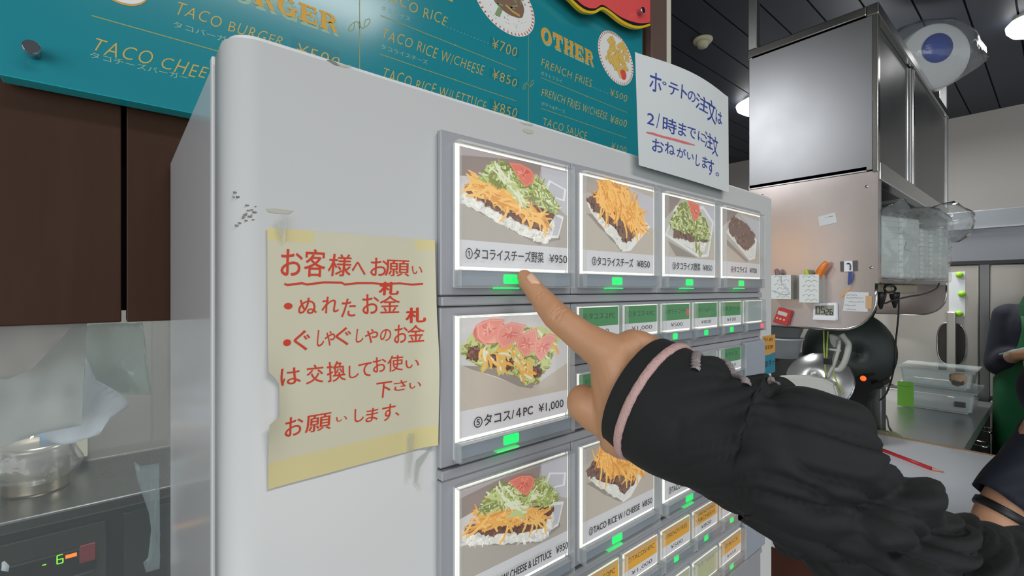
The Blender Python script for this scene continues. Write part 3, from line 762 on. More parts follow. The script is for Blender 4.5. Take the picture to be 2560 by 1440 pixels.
# sign in blue pen standing up from the machine's top edge
YS = 0.2600
bm = BM()
s_bl, s_br = onY(1597, 413, YS), onY(1822, 481, YS); s_tl, s_tr = onY(1592, 128, YS), onY(1825, 241, YS)
def sign_warp(p):
    q = p.copy(); u = (p.x - s_bl.x) / (s_br.x - s_bl.x); v = (p.z - s_bl.z) / (s_tl.z - s_bl.z)
    q.y += -0.004 * math.sin(min(max(u, 0), 1) * 3.14) * (0.3 + v) + 0.002 * v
    q.z += 0.003 * math.sin(min(max(u, 0), 1) * 3.14) * v
    return q
g = [[bm.verts.new(sign_warp(s_bl.lerp(s_br, i / 20).lerp(s_tl.lerp(s_tr, i / 20), j / 14))) for i in range(21)] for j in range(15)]
for j in range(14):
    for i in range(20):
        f = bm.faces.new([g[j][i], g[j][i + 1], g[j + 1][i + 1], g[j + 1][i]]); f.smooth = True
random.seed(5)
def ws(p): q = sign_warp(p); q.y -= 0.0003; return q
def sb(ch, x0, y0, x1, y1, bold=0.008, mi=1): hand_glyph(bm, ch, 1560 + x0 / 3.6, 100 + y0 / 3.6, 1560 + x1 / 3.6, 100 + y1 / 3.6, YS, mi, bold, ws)
for a in (('ホ', 228, 283, 325, 502), ('゜', 335, 385, 368, 430), ('テ', 385, 393, 468, 542), ('ト', 490, 425, 542, 572), ('の', 550, 473, 618, 598), ('注', 620, 498, 738, 688), ('文', 735, 543, 818, 778), ('は', 818, 633, 882, 778),
          ('2', 205, 653, 265, 777), ('時', 338, 693, 455, 872), ('ま', 470, 750, 538, 892), ('で', 553, 790, 632, 912), ('に', 648, 833, 718, 942), ('注', 712, 833, 790, 1002), ('文', 783, 868, 838, 1058),
          ('お', 248, 883, 348, 1032), ('ね', 360, 920, 445, 1052), ('が', 463, 968, 542, 1082), ('い', 553, 1018, 612, 1098), ('し', 630, 1038, 668, 1148), ('ま', 690, 1048, 738, 1168), ('す', 743, 1075, 802, 1232), ('。', 818, 1190, 848, 1232)): sb(*a)
stroke(bm, [ws(onY(1560 + x / 3.6, 100 + y / 3.6, YS)) for x, y in ((312, 672), (302, 735), (287, 798))], 0.00055, NY, 1)
stroke(bm, [ws(onY(1560 + x / 3.6, 100 + y / 3.6, YS)) for x, y in ((200, 833), (250, 845), (330, 875), (450, 910), (540, 938), (620, 958))], [0.0006, 0.0011, 0.001, 0.0012, 0.0013, 0.0004], NY, 2)
for f in bm.faces:
    f.normal_update()
    if f.normal.y > 0: f.normal_flip()
sign = build('paper_sign', bm, [M_paper, M_bluepen, M_pinkpen])
tag(sign, 'white paper sign handwritten in blue standing above the machine top edge', 'sign')

# orange and blue slips on the right margin of the door
M_oslip = mat('orange_slip', (206, 150, 66), 0.7, var=0.04); M_bslip = mat('blue_slip', (44, 124, 146), 0.7, var=0.04); M_bkpen = mat('black_pen', (30, 34, 36), 0.6)
random.seed(9)
for nm, lab, m, q, chars in (('paper_slip', 'orange paper slip with black pen writing on the machine edge', M_oslip, [(1908, 889), (1938, 880), (1938, 836), (1907, 841)], [('3', 1909, 844, 1914, 854), ('人', 1915, 843, 1921, 853), ('前', 1923, 843, 1932, 853), ('8', 1909, 862, 1913, 876), ('g', 1914, 864, 1919, 874), ('t', 1920, 862, 1924, 873), ('m', 1925, 862, 1933, 872)]),
                             ('paper_slip', 'blue paper slip with black pen writing below the orange one', M_bslip, [(1910, 937), (1938, 930), (1938, 882), (1909, 890)], [('1', 1911, 902, 1914, 920), ('0', 1915, 902, 1919, 918), ('月', 1921, 899, 1928, 915), ('で', 1930, 902, 1937, 913)])):
    bm = BM(); ys = YD - 0.0006
    pts = [onY(x, y, ys) for x, y in q]
    # pasted flat on the door
    slab(bm, pts, (0, 0.0004, 0), 0)
    for c in chars: hand_glyph(bm, *c, ys - 0.0002, 1)
    for f in bm.faces:
        if f.material_index == 1:
            f.normal_update()
            if f.normal.y > 0: f.normal_flip()
    tag(build(nm, bm, [m, M_bkpen]), lab, 'note')

# ================================================================== menu board
YB = 0.572
M_teal = mat('teal_board', (32, 136, 148), 0.16, var=0.04, scale=5, spec=0.6)
M_teale = mat('teal_edge_lit', (36, 196, 206), 0.2)  # lighter board teal for the underside, the edge's glow painted into the colour
M_gold = mat('gold_lettering', (200, 170, 84), 0.5)
M_orange = mat('orange_lettering', (216, 162, 58), 0.5)
M_pale = mat('pale_lettering', (150, 184, 160), 0.5)
M_rule = mat('board_rule', (150, 160, 100), 0.5)
M_patch = mat('price_patch', (28, 126, 138), 0.18)
mb = thing('menu_board', 'teal menu board with gold lettering on the brown wall behind the machine', 'menu board', (0.35, 0.585, 1.655))
bx0, bx1 = -0.0750, 0.8465
bz0 = onY(0, 193, 0.592).z; bz0 = CAMZ + 0.1785; bz1 = CAMZ + 0.62
bm = BM()
box(bm, (bx0, YB, bz0), (bx1, 0.5925, bz1), 0, 0.0006, 1)
YL = YB - 0.0002
def L(*a, **k):
    if a[7] == 1: k = dict(k, jit=1.0, bold=-0.010, shear=k.get('shear', 0) + 0.12)
    line_text(bm, *a, **k)
random.seed(31)
G, O, P_, RU, PT = 1, 2, 3, 4, 5
def patch(x0, y0, x1, y1):
    a, b = onY(x0, y0, YL + 0.0001), onY(x1, y1, YL + 0.0001); poly(bm, [(a.x, a.y, b.z), (b.x, a.y, b.z), (b.x, a.y, a.z), (a.x, a.y, a.z)], PT)
L('TACO BURGER', 432, 35, 704, 116, 33, YL, G, shear=0.2)
L('タコバーガー', 433, 69, 590, 110, 13, YL, P_)
L('TACO CHEESE BURGER', 222, 111, 722, 262, 38, YL, G, shear=0.2)
L('タコチーズバーガー', 225, 146, 470, 199, 13, YL, P_)
patch(728, 88, 850, 190)
L('¥500', 735, 137, 846, 166, 30, YL, G, shear=0.15)
L('TACO RICE', 950, 1, 1115, 61, 31, YL, G, shear=0.15)
L('タコライス', 953, 25, 1026, 52, 10, YL, P_)
patch(1224, 90, 1298, 146)
L('¥700', 1228, 118, 1291, 143, 27, YL, G, shear=0.1)
L('TACO RICE W/CHEESE', 951, 95, 1207, 188, 30, YL, G, shear=0.15)
L('タコライスチーズ', 953, 121, 1069, 161, 10, YL, P_)
patch(1224, 168, 1298, 220)
L('¥850', 1228, 197, 1291, 219, 26, YL, G, shear=0.1)
L('TACO RICE W/LETTUCE', 952, 194, 1213, 278, 31, YL, G, shear=0.15)
patch(1224, 246, 1298, 300)
L('¥850', 1229, 276, 1291, 298, 27, YL, G, shear=0.1)
L('FRENCH FRIES', 1352, 167, 1478, 217, 22, YL, G, shear=0.12)
L('ポテトフライ', 1352, 187, 1405, 207, 8, YL, P_)
L('¥500', 1524, 240, 1567, 253, 19, YL, G, shear=0.1)
L('FRENCH FRIES W/CHEESE', 1353, 242, 1517, 298, 22, YL, G, shear=0.12)
L('ポテト&チーズ', 1353, 264, 1413, 282, 8, YL, P_)
L('¥800', 1524, 306, 1566, 317, 19, YL, G, shear=0.1)
L('TACO SAUCE', 1355, 316, 1466, 346, 22, YL, G, shear=0.12)
L('¥100', 1527, 373, 1565, 382, 17, YL, G, shear=0.1)
def rule(x0, y0, x1, y1, wd=0.0005, mi=RU):
    a, b = onY(x0, y0, YL), onY(x1, y1, YL); b.z = a.z = (a.z + b.z) / 2 if abs(a.z - b.z) < 0.02 else a.z
    stroke(bm, [a, b], wd, NY, mi)
rule(229, 33, 760, 193, 0.0005); rule(951, 41, 1290, 172); rule(951, 137, 1290, 251); rule(1352, 199, 1568, 277); rule(1352, 275, 1566, 341)
for x, y in ((1139, 113), (1139, 200), (1466, 242), (1466, 311)):
    p = onY(x, y, YL - 0.0001); lathe(bm, p, [(0.0012, 0), (0.0012, 0.0001)], NY, 10, RU)
for a, b, n in (((1119, 68), (1220, 108), 13), ((1479, 217), (1519, 234), 12)):
    for k in range(n):
        p = onY(a[0] + (b[0] - a[0]) * k / (n - 1), a[1] + (b[1] - a[1]) * k / (n - 1), YL); lathe(bm, p, [(0.0007, 0), (0.0007, 0.0001)], NY, 8, P_)
# vertical rules with curls
def vrule(x, y0, y1, yc, s):
    p0, p1 = onY(x, y0, YL), onY(x, y1, YL); p1.x = p0.x
    stroke(bm, [p0, p1], 0.0005, NY, RU); c = onY(x, yc, YL); c.x = p0.x
    for sx, sz in ((1, -1), (-1, 1)):
        q = curve_pts([c + Vector((0, 0, sz * -0.004 * s)), c + Vector((sx * 0.003 * s, 0, sz * 0.003 * s)) , c + Vector((sx * 0.011 * s, 0, sz * -0.004 * s)), c + Vector((sx * 0.014 * s, 0, sz * -0.012 * s)), c + Vector((sx * 0.008 * s, 0, sz * -0.009 * s)), c + Vector((sx * 0.006 * s, 0, sz * 0.0))], 20)
        stroke(bm, q, 0.0005, NY, RU)
vrule(899, -60, 240, 62, 1.0); vrule(1321, 70, 330, 212, 0.9)
# slab-serif headings
LET = dict(
    T=[(.38, 0, .64, 1), (.03, .84, .97, 1), (.22, 0, .80, .12), (.03, .62, .16, 1), (.84, .62, .97, 1)],
    H=[(.1, 0, .34, 1), (.66, 0, .9, 1), (.3, .44, .7, .56), (0, 0, .44, .12), (.56, 0, 1, .12), (0, .88, .44, 1), (.56, .88, 1, 1)],
    E=[(.12, 0, .38, 1), (0, .87, .92, 1), (0, 0, .95, .13), (.3, .44, .7, .56), (.8, .65, .92, 1), (.83, 0, .95, .35), (.58, .35, .7, .65)],
    R=[(.1, 0, .36, 1), (0, 0, .46, .12), (0, .88, .5, 1), (.3, .44, .55, .56)], I=[(.36, 0, .64, 1), (.2, 0, .8, .12), (.2, .88, .8, 1)], C=[], O=[], G=[(.55, .38, 1.0, .5), (.72, 0, .92, .45)], B=[(.1, 0, .36, 1), (0, 0, .5, .12), (0, .88, .5, 1), (.3, .44, .55, .56)], U=[(.1, .3, .34, 1), (.66, .3, .9, 1), (0, .88, .44, 1), (.56, .88, 1, 1)])
def slab_word(word, x0, y0, x1, y1, hpx, mi, dx=0, dz=0, Y=YL):
    a, b = onY(x0, y0, Y), onY(x1, y1, Y); z = (a.z + b.z) / 2; h = hpx * a.y / ray(x0, y0).y / F
    n = len(word); cw = (b.x - a.x) / n
    k = 0
    for i, ch in enumerate(word):
        lay = [0.0]
        def P(u, v): return Vector((a.x + cw * (i + u * 0.9) + dx, Y - lay[0], z + v * h + dz))
        def ring(cu, cv, ru, rv, tu, tv, a0, a1, m=18):
            pts = [(cu + ru * math.cos(R(a0 + (a1 - a0) * j / m)), cv + rv * math.sin(R(a0 + (a1 - a0) * j / m))) for j in range(m + 1)]
            pin = [(cu + (ru - tu) * math.cos(R(a0 + (a1 - a0) * j / m)), cv + (rv - tv) * math.sin(R(a0 + (a1 - a0) * j / m))) for j in range(m + 1)]
            for j in range(m):
                try: poly(bm, [P(*pts[j]), P(*pts[j + 1]), P(*pin[j + 1]), P(*pin[j])], mi)
                except ValueError: pass
        for u0, v0, u1, v1 in LET[ch]:
            lay[0] += 1.2e-5; poly(bm, [P(u0, v0), P(u1, v0), P(u1, v1), P(u0, v1)], mi)
        lay[0] += 1.2e-5
        if ch == 'O': ring(.5, .5, .5, .52, .27, .14, 0, 360, 28)
        if ch in 'GC': ring(.5, .5, .5, .52, .27, .14, 40, 330, 26)
        if ch == 'R': ring(.48, .72, .42, .28, .24, .13, -90, 90); poly(bm, [P(.5, .5), P(.7, .5), P(1.02, 0.0), P(.74, 0.0)], mi)
        if ch == 'B': ring(.48, .74, .36, .26, .22, .12, -90, 90); ring(.48, .28, .44, .28, .24, .13, -90, 90)
        if ch == 'U': ring(.5, .33, .4, .34, .24, .14, 180, 360)
for dx, dz, c, yy in ((0.0020, -0.0044, P_, YL + 0.0001), (0, 0, O, YL - 0.0002)):
    slab_word('BURGER', 508, -26, 848, 76, 50, c, dx, dz, yy); slab_word('OTHER', 1352, 108, 1486, 160, 38, c, dx * 0.8, dz * 0.8, yy)
slab_word('RICE', 1010, -46, 1136, 2, 40, G)
bmesh.ops.triangulate(bm, faces=bm.faces[:], ngon_method='EAR_CLIP')
for f in bm.faces:
    f.normal_update()
    if f.material_index and f.normal.y > 0: f.normal_flip()
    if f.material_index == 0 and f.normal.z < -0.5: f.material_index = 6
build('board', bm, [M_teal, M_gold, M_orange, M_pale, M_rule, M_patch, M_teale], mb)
# food drawings on the board
M_dw = mat('drawing_white', (232, 232, 228), 0.5); M_dr = mat('drawing_red', (196, 92, 74), 0.5); M_dk = mat('drawing_line', (60, 50, 42), 0.5)
M_dg = mat('drawing_green', (130, 160, 110), 0.5); M_db = mat('drawing_brown', (130, 100, 84), 0.5); M_dy = mat('drawing_yellow', (226, 190, 100), 0.5); M_do = mat('drawing_tan', (200, 160, 84), 0.5); M_dp = mat('drawing_ketchup', (222, 84, 70), 0.5)
DM = [M_dw, M_dr, M_dk, M_dg, M_db, M_dy, M_do, M_dp]
def ell(bm, c, rx, rz, mi, k, rot=0, n=40):
    pts = [Vector((c.x + rx * math.cos(2 * math.pi * j / n) * math.cos(rot) - rz * math.sin(2 * math.pi * j / n) * math.sin(rot), YL - k * 1e-4, c.z + rx * math.cos(2 * math.pi * j / n) * math.sin(rot) + rz * math.sin(2 * math.pi * j / n) * math.cos(rot))) for j in range(n)]
    poly(bm, pts[::1], mi)
def dashes(bm, c, rx, rz, n, mi, k, rot=0):
    for j in range(n):
        a = 2 * math.pi * j / n
        for q0, q1 in ((0.9, 0.98),):
            pts = [Vector((c.x + q * (rx * math.cos(a) * math.cos(rot) - rz * math.sin(a) * math.sin(rot)), YL - k * 1e-4, c.z + q * (rx * math.cos(a) * math.sin(rot) + rz * math.sin(a) * math.cos(rot)))) for q in (q0, q1)]
            stroke(bm, pts, 0.0011, NY, mi)
random.seed(21)
bm = BM()
c = Vector((0.471, YL, CAMZ + 0.455)); rt = -0.16
ell(bm, c, 0.064, 0.047, 0, 1, rt); dashes(bm, c, 0.064, 0.047, 46, 1, 2, rt); ell(bm, c, 0.056, 0.040, 0, 3, rt)
for k in range(70):
    a = random.uniform(0, 6.28); q = random.uniform(0.4, 0.95); p = c + Vector((0.054 * q * math.cos(a), 0, 0.038 * q * math.sin(a))); p.y = YL - 4e-4
    d = Vector((random.uniform(-1, 1), 0, random.uniform(-1, 1))) * 0.0016; stroke(bm, [p - d, p + d], 0.0003, NY, 2)
ell(bm, c + Vector((0.004, 0, 0.006)), 0.036, 0.022, 4, 5, rt); ell(bm, c + Vector((0.012, 0, -0.002)), 0.026, 0.013, 4, 6, rt)
for k in range(26):
    p = c + Vector((random.uniform(-0.03, 0.036), 0, random.uniform(-0.01, 0.03))); p.y = YL - 7e-4; d = Vector((random.uniform(-1, 1), 0, random.uniform(-0.6, 0.6))) * 0.007
    stroke(bm, [p - d, p, p + d], 0.0012, NY, 3)
stroke(bm, [c + Vector((0.0, -8e-4, -0.004)), c + Vector((0.015, -8e-4, -0.009)), c + Vector((0.03, -8e-4, -0.01))], 0.0018, NY, 6)
poly(bm, [c + Vector(q) for q in ((-0.022, -8e-4, -0.027), (-0.012, -8e-4, -0.028), (-0.006, -8e-4, -0.014), (-0.015, -8e-4, -0.013))], 3)
build('rice_plate_drawing', bm, DM, mb)
bm = BM()
c = Vector((0.7565, YL, CAMZ + 0.4575)); rt = -0.35
ell(bm, c, 0.058, 0.048, 0, 1, rt); dashes(bm, c, 0.058, 0.048, 50, 1, 2, rt); ell(bm, c, 0.05, 0.041, 0, 3, rt)
for k in range(64):
    a = random.uniform(0, 6.28); q = random.uniform(0.0, 0.9)
    p = c + Vector((0.006 + 0.044 * q * math.cos(a), 0, 0.008 + 0.036 * q * math.sin(a))); p.y = YL - (4 + k * 0.05) * 1e-4
    an = random.uniform(0.5, 2.6); d = Vector((math.cos(an), 0, math.sin(an))) * random.uniform(0.006, 0.011)
    stroke(bm, [p - d, p + d], 0.0034, NY, 6); stroke(bm, [p - d * 0.92 + Vector((0, -2e-6, 0)), p + d * 0.92 + Vector((0, -2e-6, 0))], 0.0027, NY, 5)
ell(bm, c + Vector((0.022, 0, -0.026)), 0.010, 0.010, 7, 9)
p = c + Vector((0.0, -9.5e-4, -0.016)); d = Vector((0.014, 0, -0.018)); stroke(bm, [p - d, p + d], 0.0034, NY, 5)
build('fries_plate_drawing', bm, DM, mb)
bm = BM(); c = Vector((0.0035, YL, CAMZ + 0.287)); ell(bm, c, 0.0205, 0.0195, 6, 1); ell(bm, c + Vector((0, 0, 0.001)), 0.020, 0.0185, 0, 2)
ell(bm, Vector((-0.0775 + 0.002, YL, CAMZ + 0.30)), 0.004, 0.02, 5, 1); build('bun_drawing', bm, DM, mb)
# chrome standoff in the lower left corner
M_chrome = mat('chrome', (210, 210, 212), 0.12, 1.0)
def standoff(x, y, Yf, Yb, r, parent):
    p = onY(x, y, Yf); bm = BM()
    lathe(bm, (p.x, Yb, p.z), [(r * 0.85, 0), (r * 0.85, Yb - Yf - 0.004), (r, Yb - Yf - 0.004), (r, Yb - Yf - 0.001), (r * 0.9, Yb - Yf)], NY, 24)
    build('standoff_bolt', bm, M_chrome, parent)
standoff(78, 116, 0.556, YB, 0.0058, mb)

# red scalloped header sign in front of the board
M_rsign = mat('red_sign', (234, 90, 90), 0.25); M_ysign = mat('yellow_sign_edge', (222, 190, 40), 0.3); M_ksign = mat('black_sign_edge', (34, 30, 34), 0.3)
YR = 0.548
hs = thing('header_sign', 'red scalloped sign plate with yellow and black edging above the menu board', 'sign', (0.75, 0.55, 1.98))
def scallop(pts, Y, th, mi):
    out = curve_pts([onY(x, y, Y) for x, y in pts], 60)
    top = CAMZ + 0.66
    out = out + [Vector((out[-1].x, Y, top)), Vector((out[0].x, Y, top))]
    tmp = bmesh.new(); slab(tmp, out, (0, th, 0)); merge(bm, tmp, mi)
bm = BM()
scallop([(1385, -34), (1418, -6), (1428, 3), (1445, 20), (1462, 31), (1488, 33), (1505, 24), (1520, 30), (1552, 55), (1578, 68), (1600, 71), (1626, 64)], YR, 0.006, 1)
scallop([(1395, -40), (1425, -8), (1436, 2), (1452, 16), (1468, 25), (1486, 26), (1505, 17), (1524, 25), (1554, 48), (1580, 61), (1602, 64), (1626, 58)], YR - 0.0006, 0.004, 2)
scallop([(1405, -40), (1434, -8), (1445, 2), (1458, 13), (1474, 20), (1490, 20), (1506, 12), (1526, 24), (1552, 42), (1578, 53), (1602, 58), (1626, 56)], YR - 0.0012, 0.004, 0)
bmesh.ops.recalc_face_normals(bm, faces=bm.faces[:])
bmesh.ops.triangulate(bm, faces=bm.faces[:], ngon_method='EAR_CLIP')
build('sign_plate', bm, [M_rsign, M_ysign, M_ksign], hs)
standoff(1609, 25, YR - 0.014, YR - 0.0012, 0.0062, hs)
standoff(1609, 25, YR + 0.0045, YB, 0.0055, hs)
# ================================================================== ceiling fittings
M_lamp = mat('lit_lamp_glass', (255, 255, 252), 0.4, emit=4.0)
def dome(x, y, r, label):
    p = onZ(x, y, CZ - 0.05); c = (p.x, p.y, CZ)
    t = thing('ceiling_light', label, 'ceiling light', c)
    bm = BM(); lathe(bm, c, [(r * 0.7, 0.0), (r * 0.7, -0.02), (r * 0.72, -0.022)], (0, 0, 1), 32); build('base', bm, M_cream, t)
    bm = BM(); lathe(bm, c, [(r * 0.8, -0.02), (r, -0.04), (r * 0.96, -0.065), (r * 0.75, -0.09), (r * 0.4, -0.105), (0.001, -0.11)], (0, 0, 1), 32); build('diffuser', bm, M_lamp, t)
dome(1905, 262, 0.17, 'lit round ceiling light half hidden by the steel cupboard')
dome(2574, 62, 0.085, 'lit round ceiling light at the right edge')
M_det = mat('cream_detector', (206, 202, 170), 0.5)
p = onZ(1757, 98, CZ); c = (p.x, p.y, CZ)
t = thing('smoke_detector', 'cream round smoke detector on the dark ceiling', 'smoke detector', c)
bm = BM(); lathe(bm, c, [(0.05, 0), (0.052, -0.008), (0.047, -0.016), (0.03, -0.018)], (0, 0, 1), 28); build('base', bm, M_det, t)
bm = BM(); lathe(bm, c, [(0.032, -0.017), (0.035, -0.028), (0.028, -0.036), (0.024, -0.044), (0.001, -0.046)], (0, 0, 1), 28); build('sensor_head', bm, M_det, t)

# ================================================================== steel wall cupboard on its end panels
XC = 1.9; YNr, YF = 0.389, 0.797
ZB, ZT = CAMZ + 0.2055 * XC, CAMZ + 0.4932 * XC
XE = 3.36
cb = thing('steel_cupboard', 'stainless steel cupboard with sliding doors hung under the dark ceiling', 'cupboard', (2.6, 0.6, ZB))
bm = BM()
box(bm, (XC, YNr + 0.03, ZB), (XE, YF, ZB + 0.015)); box(bm, (XC, YNr + 0.03, ZT - 0.03), (XE, YF, ZT - 0.015)); box(bm, (XC + 0.002, YF - 0.012, ZB), (XE, YF, ZT - 0.02))
box(bm, (XE - 0.012, YNr + 0.03, ZB), (XE, YF, ZT - 0.02))
build('carcass', bm, M_steel, cb)
bm = BM(); box(bm, (XC, YNr + 0.014, ZB + 0.002), (XC + 0.012, YF, ZT - 0.034), 0, 0.002); build('side_sheet', bm, mat('side_sheet_steel', (122, 124, 127), 0.38, 1.0, var=0.05, scale=2.5, bump=0.05, bscale=2.2, rvar=0.08), cb)
bm = BM()
box(bm, (XC - 0.006, YNr - 0.004, ZT - 0.036), (XE, YNr + 0.03, ZT), 0, 0.003); box(bm, (XC - 0.006, YNr + 0.03, ZT - 0.03), (XC + 0.03, YF + 0.004, ZT), 0, 0.003)
box(bm, (XC - 0.004, YNr - 0.002, ZB - 0.006), (XC + 0.022, YNr + 0.014, ZT - 0.036), 0, 0.002); box(bm, (XE - 0.05, YNr - 0.002, ZB - 0.006), (XE, YNr + 0.03, ZT - 0.036), 0, 0.002)
box(bm, (XC + 0.022, YNr - 0.004, ZB - 0.03), (XE, YNr + 0.03, ZB + 0.03), 0, 0.003)
build('front_frame', bm, M_steel2, cb)
xm = onY(2285, 300, YNr).x
for x0, x1, yo in ((XC + 0.024, xm + 0.0, 0.020), (xm - 0.02, XE - 0.052, 0.010)):
    bm = BM(); box(bm, (x0, YNr + yo - 0.004, ZB + 0.032), (x1, YNr + yo + 0.004, ZT - 0.038), 0, 0.002); dr = build('sliding_door', bm, M_steel, cb)
    bm = BM(); hx = x1 - 0.05 if yo == 0.020 else x0 + 0.012
    box(bm, (hx, YNr + yo - 0.010, ZB + 0.034), (hx + 0.03, YNr + yo - 0.003, ZT - 0.042), 0, 0.003); build('door_grip', bm, M_steel2, dr)
bm = BM(); box(bm, (XC - 0.004, YF - 0.032, ZT), (XC + 0.026, YF + 0.002, CZ), 0, 0.003); build('post', bm, M_steeld, cb)
bm = BM(); box(bm, (XE - 0.03, YNr, ZT), (XE, YNr + 0.03, CZ), 0, 0.003); build('post', bm, M_steeld, cb)
# end panels below, with rounded lower corner
ZP = CAMZ - 0.140
def endpanel(X, name_m, yn):
    bm = BM(); pts = []
    r = 0.105
    pts += [(YF, ZB - 0.002), (YF, ZP)]
    for k in range(10):
        a = R(270 - 90 * k / 9); pts.append((yn + 0.006 + r + r * math.cos(a), ZP + r + r * math.sin(a)))
    pts += [(yn + 0.006, CAMZ + 0.018), (yn, CAMZ + 0.018), (yn, ZB - 0.002)]
    slab(bm, [(X, y, z) for y, z in pts], (0.018, 0, 0))
    e = build('end_panel', bm, name_m, cb)
    bm = BM(); tube(bm, [(X + 0.004, y, z) for y, z in pts[1:-2]], 0.005, 8); build('edge_trim', bm, M_steel2, e)
    bm = BM()
    for y, z in ((YNr + 0.03, ZB - 0.05), (YF - 0.05, ZB - 0.03), (YNr + 0.018, CAMZ + 0.07)):
        lathe(bm, (X, y, z), [(0.005, 0), (0.0045, 0.002), (0.002, 0.0028)], (-1, 0, 0), 12)
    build('screw', bm, M_chrome, e)
M_end = mat('end_panel_steel', (206, 198, 196), 0.22, 0.78, var=0.06, scale=3, bump=0.04, bscale=3, rvar=0.07)
endpanel(XC + 0.002, M_end, YNr); endpanel(XE - 0.02, M_end, YNr)
bm = BM(); box(bm, (XC + 0.02, YNr, CAMZ + 0.018), (XC + 0.05, YNr + 0.03, ZB), 0, 0.003); build('front_post', bm, M_steel2, cb)
bm = BM(); box(bm, (XC + 0.02, YNr + 0.004, CAMZ + 0.018), (XE - 0.02, YF - 0.02, CAMZ + 0.036), 0, 0.002); box(bm, (XC + 0.02, YF - 0.02, CAMZ + 0.018), (XE - 0.02, YF - 0.012, ZB)); build('shelf', bm, M_steel, cb)

# ---- things stuck to the near end panel (it faces the camera's left)
XS = XC + 0.001
def onP(x, y, off=0.0): return onX(x, y, XS - off)
def plab(name, label, cat, pts, m, th=0.0006, off=0.0, extra=None, mats=None):
    bm = BM(); slab(bm, [onP(x, y, off + th) for x, y in pts], (th, 0, 0), 0)
    if extra: extra(bm)
    return tag(build(name, bm, mats or m), label, cat)
def scrib(bm, rows, off, mi=1, wd=0.0006):
    for x0, y0, x1, y1 in rows:
        n = 10; stroke(bm, [onP(x0 + (x1 - x0) * k / n, y0 + (y1 - y0) * k / n + random.uniform(-1.2, 1.2), off) for k in range(n + 1)], wd, (-1, 0, 0), mi)
M_graypen = mat('faded_pen', (150, 150, 152), 0.7)
plab('paper_note', 'small tilted white paper slip high on the steel end panel', 'note', [(2045, 542), (2088, 531), (2093, 556), (2049, 566)], M_paper, extra=lambda b: scrib(b, [(2062, 545, 2082, 540), (2074, 542, 2083, 540)], 0.0009), mats=[M_paper, M_graypen])
pn = plab('paper_note', 'white memo with handwritten lines beside the white timer', 'note', [(2114, 729), (2172, 731), (2169, 780), (2107, 777)], M_paper, extra=lambda b: scrib(b, [(2116, 737, 2142, 738), (2116, 744, 2158, 746), (2122, 754, 2160, 755), (2112, 763, 2140, 764), (2116, 772, 2140, 774)], 0.0009, wd=0.001), mats=[M_paper, M_graypen])
M_tan = mat('tan_tape', (196, 160, 116), 0.6)
for pts in ([(2099, 738), (2124, 716), (2129, 721), (2104, 744)], [(2164, 739), (2180, 740), (2179, 772), (2164, 771)]):
    bm = BM(); slab(bm, [onP(x, y, 0.0014) for x, y in pts], (0.0004, 0, 0)); o = build('tape', bm, M_tan, pn)

# white kitchen timer
t = thing('kitchen_timer', 'white digital timer showing 05 26 on the steel end panel', 'timer', onP(2064, 802))
M_wplast = mat('white_plastic', (226, 228, 234), 0.4); M_lcd = mat('lcd_screen', (150, 152, 136), 0.3); M_seg = mat('lcd_digit', (42, 44, 40), 0.5)
bm = BM(); q = [onP(x, y, 0.016) for x, y in ((2033, 757), (2092, 757), (2093, 801), (2032, 799))]
slab(bm, q, (0.014, 0, 0)); bmesh.ops.bevel(bm, geom=bm.edges[:], offset=0.002, segments=2, affect='EDGES'); build('body', bm, M_wplast, t)
bm = BM(); slab(bm, [onP(x, y, 0.0166) for x, y in ((2037, 764), (2085, 763), (2084, 789), (2037, 787))], (0.0008, 0, 0))
def seven(bm, ch, x0, y0, x1, y1, off, mi, wd):
    S7 = dict(zip('0123456789', ['abcdef', 'bc', 'abged', 'abgcd', 'fgbc', 'afgcd', 'afgedc', 'abc', 'abcdefg', 'abcdfg']))[ch]
    ym = (y0 + y1) / 2
    E_ = dict(a=((x0, y0), (x1, y0)), b=((x1, y0), (x1, ym)), c=((x1, ym), (x1, y1)), d=((x0, y1), (x1, y1)), e=((x0, ym), (x0, y1)), f=((x0, y0), (x0, ym)), g=((x0, ym), (x1, ym)))
    for s in S7:
        a, b = E_[s]; stroke(bm, [onP(*a, off), onP(*b, off)], wd, (-1, 0, 0), mi)
for ch, x0, y0, x1, y1 in (('0', 2041, 767, 2049, 784), ('5', 2053, 767, 2061, 784), ('2', 2065, 773, 2071, 787), ('6', 2075, 773, 2081, 787)): seven(bm, ch, x0, y0, x1, y1, 0.0172, 1, 0.0012)
bmesh.ops.recalc_face_normals(bm, faces=bm.faces[:]); build('screen', bm, [M_lcd, M_seg], t)
bm = BM(); slab(bm, [onP(x, y, 0.018) for x, y in ((2032, 793), (2089, 795), (2089, 801), (2032, 799))], (0.004, 0, 0)); build('button_bar', bm, M_wplast, t)

